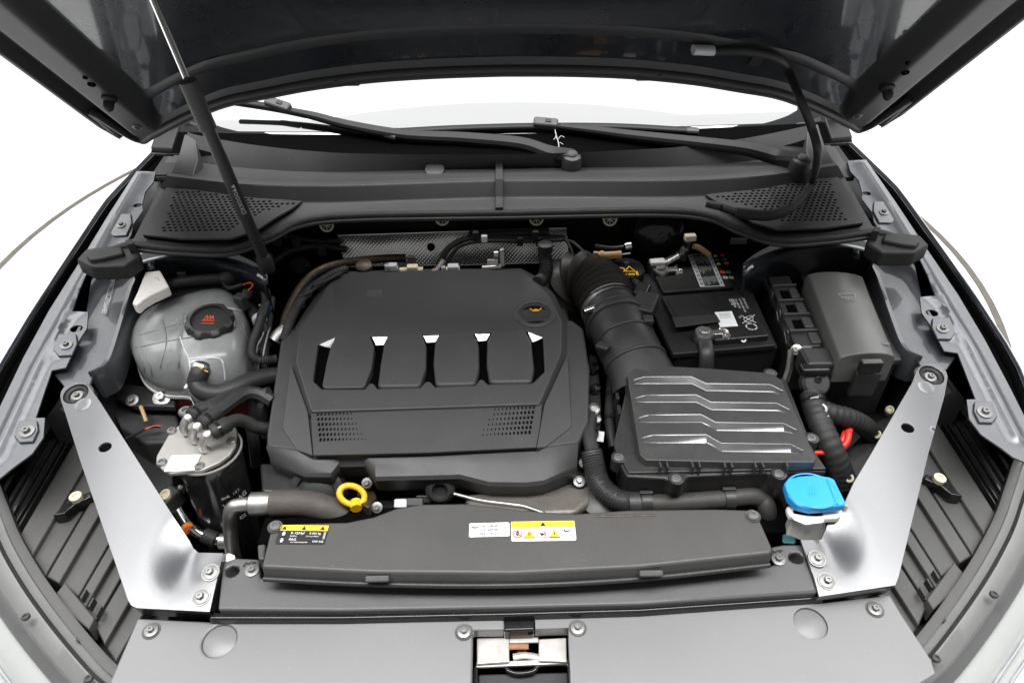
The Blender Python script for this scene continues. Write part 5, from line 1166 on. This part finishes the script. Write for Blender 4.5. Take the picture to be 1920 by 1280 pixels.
for pts in ([(338, 632), (346, 655), (354, 672), (358, 700), (362, 735)], [(354, 673), (385, 671), (413, 673), (420, 690), (422, 712)], [(400, 576), (430, 578), (452, 582)]):
    tube('moulded_edge', [on_tank(x, y) for x, y in cat2(pts)], .0016, 'tank_edge', tk, 6)
if 0: prism('outlet_box', Q([(360, 682), (408, 676), (420, 706), (398, 722), (364, 720)], pln(1, .850)), .06, 'tank', ct, .006, 3)
c = P(397, 612, .885); axc = V((.05, -.18, 1)).normalized()
lathe('neck', [(.040, -.02), (.040, .002), (.034, .004)], c, axc, 'tank', ct, 28)
cpp = lathe('screw_cap', [(.036, .002), (.038, .004, .003), (.038, .016, .003), (.035, .021), (.030, .0215), (.029, .0165), (.001, .0165)], c, axc, 'plastic', ct, 48, lug=8)
cc = c+axc*.0168; uu = (V((1, 0, 0))-axc*axc.x).normalized(); vv = axc.cross(uu)
L = Label(cc-uu*.018+vv*.016, cc+uu*.018+vv*.016, cc-uu*.018-vv*.016, ct, .0002)
for x in (.36, .5, .64): L.line(x-.1, .45, x, .82, .04, 'red_print'); L.line(x, .82, x+.07, .5, .04, 'red_print')
L.line(.2, .43, .8, .43, .05, 'red_print'); L.line(.2, .22, .8, .22, .045, 'red_print')
box('level_sensor_plug', P(453, 566, .875), .022, .018, .03, 'plastic_grey', ct, .003, x=V((.8, -.4, 0))); tube('sensor_boot', [P(461, 556, .885), P(465, 545, .895)], .009, 'plastic_grey', ct, 14); tube('sensor_wire', [P(465, 545, .895), P(474, 535, .90), P(468, 530, .90), P(455, 534, .895)], .0012, 'red_print', ct, 6)
tube('sensor_lead', [P(455, 534, .895), P(430, 540, .885), P(418, 530, .88)], .004, 'rubber', ct, 8)
eh = T('tank_hose', 'black hose bending from coolant tank outlet toward the engine', 'hose', P(400, 720, .78))
tube('hose_run', [P(380, 686, .862), P(374, 700, .858), P(370, 718, .845), P(382, 733, .838), P(410, 738, .835), P(440, 728, .835), P(470, 714, .832), P(500, 706, .825), P(520, 704, .82)], .0155, 'hose', eh, 16)
lathe('spring_clamp', [(.0165, -.005), (.0175, 0), (.0165, .005)], P(377, 692, .860), V((.2, .8, .4)), 'steel', eh, 18); prism('white_tag', [P(344, 726, .83), P(354, 712, .835), P(358, 716, .835), P(348, 728, .83)], .002, 'white_label', eh, .0005)
for x, y in ((374, 688), (384, 694)): tube('yellow_mark', [P(x, y, .879), P(x+6, y+3, .879)], .001, 'yellow', eh, 5)
tl = T('tank_side_loom', 'ribbed black conduit looping between coolant tank and engine cover', 'wiring loom', P(480, 640, .80))
tube('conduit', [P(492, 590, .86), P(482, 620, .86), P(473, 645, .86), P(472, 665, .858), P(485, 675, .855), P(505, 675, .85), P(520, 672, .85)], .0072, 'hose', tl, 12, corr=(.0036, .0009)); tube('taped_branch', [P(497, 545, .88), P(499, 565, .87), P(490, 595, .86)], .009, 'rubber', tl, 10); tube('blue_wire', [P(500, 570, .86), P(508, 575, .86), P(505, 585, .85)], .0018, 'blue_mark', tl, 6); tube('pale_wire', [P(486, 572, .86), P(500, 575, .86), P(510, 580, .85)], .002, 'pale_print', tl, 6)
ah = T('apron_hose', 'fat dusty black hose lying behind the coolant tank', 'hose', P(380, 545, .82)); tube('hose_run', [P(300, 572, .82), P(320, 556, .835), P(360, 548, .84), P(420, 543, .84), P(470, 535, .84)], .021, 'hose', ah, 16); tube('upper_conduit', [P(320, 533, .87), P(370, 525, .875), P(420, 520, .88), P(450, 505, .89), P(480, 488, .90)], .011, 'rubber', ah, 12); tube('fat_branch', [P(420, 530, .87), P(450, 505, .885), P(480, 490, .89), P(505, 480, .89)], .021, 'rubber', ah, 14); box('conduit_clip', P(342, 516, .885), .018, .008, .016, 'plastic', ah, .002)
fm = T('foam_wedge', 'torn white foam wedge tucked against the inner wing edge', 'foam wedge', P(280, 545, .87))
fw_ = [(272, 509), (300, 506), (317, 537), (300, 545), (285, 552), (268, 562), (256, 573), (247, 568), (258, 545)]
prism('foam_body', Q(fw_, pln(1, .893, .25)), .02, 'foam', fm, .003)
tube('pen_mark', Q([(290, 522), (294, 520), (299, 526)], pln(1, .8936, .25)), .0006, 'grey_print', fm, 4)

# ================================================================== fuel filter
ff = T('fuel_filter', 'black fuel filter canister with pale metal lid and three pipes', 'fuel filter', P(390, 985, .62))
FL = pln(.8, .832, -.02)
plate('lid', Q([(292, 862), (294, 852), (318, 810), (340, 794), (372, 785), (412, 782), (436, 788), (444, 806), (441, 835), (430, 852), (408, 868), (378, 881), (318, 887), (302, 878)], FL), [], .007, 'filter_lid', ff, .002, FL[1])
cf = PP(388, 838, FL); lathe('canister', [(.040, -.27), (.045, -.25), (.046, -.05), (.0475, -.012), (.046, -.008)], cf, V((.02, .05, 1)), 'plastic_gloss', ff, 36)
tube('lid_rim', [p-V((0, 0, .007)) for p in ell(cf, .0485, .0485, 36)]+[ell(cf, .0485, .0485, 36)[0]-V((0, 0, .007))], .002, 'filter_lid', ff, 6, raw=True)
for x, y in ((322, 808), (303, 867), (374, 874), (434, 826), (348, 772)): bolt(PP(x, y, FL), V((0, 0, 1)), .0075 if x != 348 else .011, ff, 'bolt_grey', 'screw')
for k, (a, b, c_, d) in enumerate((((352, 812), (344, 800), (350, 786), (362, 778)), ((369, 828), (361, 815), (366, 803), (380, 793)), ((388, 844), (379, 832), (386, 818), (398, 810)))):
    tube('pipe_stub', [PP(*a, FL), PP(b[0]+2, b[1]+8, pln(.8, .843)), PP(*b, pln(.8, .852)), PP(*c_, pln(.8, .862)), PP(*d, pln(.8, .866))], .0062, 'aluminium', ff, 12)
    lathe('stub_collar', [(.0075, -.004), (.0082, 0), (.0075, .004)], PP(c_[0]+4, c_[1]-2, pln(.8, .864)), V((.5, .6, .2)), 'aluminium', ff, 14)
lb = T('filter_code_label', 'white code label on the fuel filter lid', 'label', PP(346, 868, FL)); L = lab((322, 854), (377, 852), (313, 884), pln(.8, .8335, -.02), lb); L.rrect(0, 0, 1, 1, 'white_label', 'label_base', 0, .05)
L.rect(.12, .2, .2, .8, 'pale_print')
# lettering on the can, wrapped as short lines facing the front
def cantext(body, x, y, size):
    a = PY(x, y, .70); d = (a-V((cf.x, cf.y, a.z))); ang = math.atan2(a.y-cf.y, a.x-cf.x)
    a0 = R(-66); r_ = .0466
    for i, chh in enumerate(body):
        t_ = a0+i*size*.62/r_
        nn_ = V((math.cos(t_), math.sin(t_), 0)); dz_ = -(y-838)/1000*1.25; p = V((cf.x+.02*dz_, cf.y+.05*dz_, 0))+nn_*r_; p.z = cf.z+dz_
        u_ = V((-math.sin(t_), math.cos(t_), 0)); v_ = V((0, 0, 1))
        if chh != ' ':
            L = Label(p+v_*.01, p+u_*.01+v_*.01, p, ff, .0004); L.text(chh, 0, 0, size/.01, 'pale_print')
for s_, y, sz in (('GWA 127', 892, .007), ('VW AG', 906, .0125), ('5Q0 127 177', 918, .0065), ('EU CZ', 936, .009)): cantext(s_, 430, y, sz)
hz = 'black ribbed fuel hose from the filter toward the engine, '
for k, (lab_, pts, m) in enumerate(((hz+'leading under the coolant tank', [(358, 782, .866), (372, 771, .866), (400, 758, .862), (432, 744, .85), (470, 735, .835)], 'hose'), (hz+'topmost of the bundle', [(378, 796, .868), (394, 783, .868), (425, 760, .864), (455, 740, .858), (482, 738, .85), (510, 752, .84)], 'hose'), (hz+'lowest, with fabric end', [(396, 812, .868), (414, 802, .868), (440, 788, .862), (460, 790, .85), (480, 800, .835), (510, 805, .82)], 'rubber'))):
    t = T('fuel_hose', lab_, 'hose', P(pts[1][0], pts[1][1], pts[1][2]-.02)); q = [P(*p) for p in pts]
    tube('hose_run', q, .0098, m, t, 16, ridges=.0 if k == 2 else .10); cu_ = cat(q, 8); tube('end_sleeve', cu_[1:13], .0122, 'rubber', t, 14, raw=True); tube('sleeve_clip', cu_[5:8], .0138, 'plastic_gloss', t, 12, raw=True)
t = T('hose_bundle', 'cluster of black hoses turning down beside the engine cover', 'hose', P(490, 790, .72))
for pts in ([(505, 735, .85), (482, 745, .84), (478, 775, .81), (490, 810, .77)], [(510, 745, .83), (492, 758, .83), (492, 785, .80), (500, 815, .76)], [(470, 800, .80), (476, 830, .77), (480, 870, .72)]): tube('hose_run', [P(*p) for p in pts], .009, 'hose', t, 12, ridges=.08)
t = T('red_hose', 'short red-brown hose glimpsed between the fuel hoses', 'hose', P(405, 770, .83)); tube('hose_run', [P(385, 795, .85), P(405, 772, .845), P(425, 758, .84)], .005, 'red', t, 10); tube('hose_end', [P(383, 797, .85), P(389, 790, .85)], .0065, 'rubber', t, 10)

# ================================================================== air conditioning pipes
ac = T('air_conditioning_pipe', 'bent aluminium air conditioning pipe with brown rubber hose', 'pipe', P(432, 1010, .70))
tube('upright_pipe', [P(440, 1050, .66), P(434, 1022, .70), P(432, 985, .74), P(432, 962, .775), P(438, 950, .788), P(452, 946, .79), P(478, 944, .79)], .0105, 'aluminium', ac, 16)
lathe('crimp_fitting', [(.012, -.012), (.017, -.008), (.0175, .012), (.0165, .020), (.018, .022), (.0175, .030), (.014, .032)], P(482, 944, .79), V((1, .02, 0)), 'aluminium', ac, 22)
tube('rubber_hose', [P(510, 944, .79), P(540, 943, .79), P(580, 945, .785), P(620, 956, .775), P(660, 972, .755), P(690, 985, .72)], .0195, 'hose_dirty', ac, 18)
al = T('lower_metal_pipe', 'thin polished metal pipe running below the fuel filter', 'pipe', P(345, 960, .68))
tube('pipe_run', [P(340, 915, .70), P(332, 940, .70), P(340, 962, .70), P(356, 985, .70), P(375, 1000, .70), P(410, 1012, .69), P(445, 1018, .68)], .0085, 'chrome', al, 14); lathe('orange_band', [(.0095, -.004), (.0105, 0), (.0095, .004)], P(352, 990, .703), V((.5, -.6, 0)), 'orange', al, 16); tube('black_sleeve', [P(383, 1003, .70), P(405, 1012, .695)], .012, 'rubber', al, 12); lathe('end_fitting', [(.012, -.01), (.012, .01), (.009, .012)], P(425, 1014, .69), V((1, 0, 0)), 'aluminium', al, 16)
t = T('cream_clip', 'cream round clip in a black holder by the headlamp brace', 'clip', P(313, 935, .74)); box('clip_holder', P(316, 938, .748), .03, .04, .03, 'plastic', t, .006, x=V((.8, -.5, 0))); lathe('clip_head', [(.009, 0), (.009, .006), (.005, .007), (.004, .004), (.001, .004)], P(313, 929, .764), V((-.2, -.3, 1)), 'cream', t, 16)
t = T('scrap_of_foil', 'small crumpled pale foil scrap behind the crossmember', 'foil scrap', P(430, 1045, .78)); 
prism('crumpled_piece', [P(*a) for a in ((418, 1042, .80), (428, 1036, .805), (440, 1040, .80), (441, 1052, .797), (426, 1056, .80))], .006, 'white_plastic', t, .001)
# left bay clutter: chassis leg, bolts, wires
cl = T('chassis_leg', 'dusty dark chassis leg and bracket between coolant tank and brace', 'body panel', P(260, 800, .70))
prism('leg_top', Q([(205, 760), (250, 745), (330, 775), (345, 830), (270, 830), (225, 800)], pln(.85, .745)), .1, 'paint_dusty', cl, .006)
prism('tank_bracket', Q([(200, 715), (265, 722), (330, 735), (328, 762), (250, 760), (205, 740)], pln(.9, .772)), .012, 'plastic', cl, .003); bolt(P(304, 745, .776), V((0, -.5, .9)), .016, cl, 'aluminium'); bolt(P(248, 750, .776), V((0, -.5, .9)), .011, cl, 'bolt_grey')
tube('orange_marker', [P(264, 762, .772), P(269, 775, .768), P(274, 790, .76)], .0035, 'tan', cl, 8); tube('loose_wire', [P(236, 822, .75), P(258, 812, .758), P(276, 801, .765), P(300, 799, .765)], .0025, 'rubber', cl, 8); tube('pink_wire', [P(272, 804, .766), P(290, 798, .768), P(303, 799, .766)], .0012, 'red_print', cl, 6)
# washer hose on the bonnet
wh = T('washer_hose', 'black washer hose hanging from bonnet to the intake grille', 'hose', P(1440, 405, .985))
tube('hose_run', [hoodpt(1330, 112, .012), hoodpt(1400, 108, .014), hoodpt(1455, 118, .016), hoodpt(1478, 140, .02), PY(1500, 185, 1.16), PY(1522, 240, 1.15), PY(1533, 290, 1.14), P(1522, 340, 1.0), P(1500, 375, .993), P(1470, 400, .988), P(1430, 406, .986), P(1390, 400, .986), P(1350, 388, .986)], .0072, 'rubber', wh, 12)
tube('hose_sleeve', [P(1480, 392, .991), P(1440, 404, .989), P(1380, 399, .988)], .0105, 'rubber', wh, 10); tube('end_joint', [P(1352, 388, .988), P(1325, 382, .988)], .0075, 'plastic', wh, 10)
tube('nozzle', [hoodpt(1300, 103, .012), hoodpt(1338, 104, .012)], .013, 'pale_print', wh, 12, flat=.6); box('hose_clip', hoodpt(1420, 132, .01), .022, .04, .01, 'plastic', wh, .002, n=HN)

# ================================================================== small things in the gaps
bb = T('brake_booster', 'black domed brake booster on the firewall behind the intake hose', 'brake booster', PY(1236, 450, 1.27))
lathe('booster_shell', [(.06, -.06), (.062, -.01), (.055, .012), (.035, .026), (.012, .032), (.001, .033)], PY(1236, 440, 1.26), V((0, -1, .35)), 'plastic_gloss', bb, 30)
lathe('booster_stud', [(.006, 0), (.006, .012), (.001, .013)], PY(1240, 441, 1.235), V((0, -1, .35)), 'plastic_gloss', bb, 12)
es_ = T('engine_side_fittings', 'cluster of black plugs and silver fittings along the engine side by the air box', 'engine part', P(1115, 780, .76))
prism('side_housing', Q([(1104, 660), (1122, 668), (1128, 760), (1124, 842), (1100, 846)], pln(.85, .812)), .10, 'plastic', es_, .006)
for x, y, z, r_, m_ in ((1112, 690, .822, .010, 'plastic_gloss'), (1116, 728, .822, .008, 'plastic_gloss'), (1112, 768, .824, .011, 'aluminium'), (1116, 786, .82, .009, 'aluminium'), (1108, 812, .822, .012, 'plastic')):
    lathe('plug', [(r_, -.012), (r_, .004), (r_*.7, .008), (r_*.65, .004), (.001, .004)], P(x, y, z), V((.4, -.5, .8)), m_, es_, 16)
box('code_tag', P(1124, 818, .815), .014, .022, .002, 'pale_print', es_, .0005, x=V((1, -.2, 0)))
tube('vent_pipe', [P(1148, 690, .80), P(1144, 740, .80), P(1142, 790, .80), P(1150, 840, .79)], .008, 'plastic', es_, 12)
for x, y in ((1146, 742), (1144, 786)): lathe('pipe_clip', [(.0105, -.004), (.011, 0), (.0105, .004)], P(x, y, .80), V((0, 1, 0)), 'plastic_gloss', es_, 14)
fc_ = T('firewall_cables', 'thin black cables and brackets along the firewall beside the gas strut', 'wiring loom', PY(540, 470, 1.25))
tube('cable_run', Y((455, 520, 1.14), (500, 500, 1.18), (545, 470, 1.22), (600, 462, 1.24), (650, 468, 1.24)), .007, 'rubber', fc_, 10)
tube('cable_run', Y((480, 440, 1.22), (540, 444, 1.24), (590, 452, 1.25), (640, 452, 1.25)), .005, 'rubber', fc_, 8)
for x, y in ((520, 452), (556, 456), (604, 470)): box('cable_clip', PY(x, y, 1.215), .016, .01, .02, 'plastic', fc_, .002)
lathe('cable_grommet', [(.022, 0), (.022, .008), (.012, .016), (.010, .02)], PY(565, 500, 1.24), V((0, -1, .3)), 'rubber', fc_, 18)
bk = T('coupling_hoses', 'dark coolant hoses and pale wires beside the coolant tank and engine', 'hose', P(495, 600, .80))
tube('hose_run', [P(470, 575, .85), P(478, 590, .85), P(487, 600, .848), P(495, 620, .84), P(500, 650, .82)], .0105, 'hose', bk, 12)
tube('hose_run', [P(510, 560, .85), P(505, 600, .84), P(500, 640, .83), P(496, 690, .80)], .007, 'rubber', bk, 10)
for k in range(4): tube('loose_wire', [P(478+k*5, 680, .82), P(482+k*4, 650+k*4, .845), P(492+k*3, 630, .845), P(500+k*2, 605+k*3, .84)], .0016, ('pale_print', 'rubber', 'rubber', 'grey_print')[k], bk, 6)
lathe('hose_joint', [(.013, -.006), (.0135, 0), (.013, .006)], P(487, 600, .848), V((.4, -.8, 0)), 'pale_print', bk, 14)
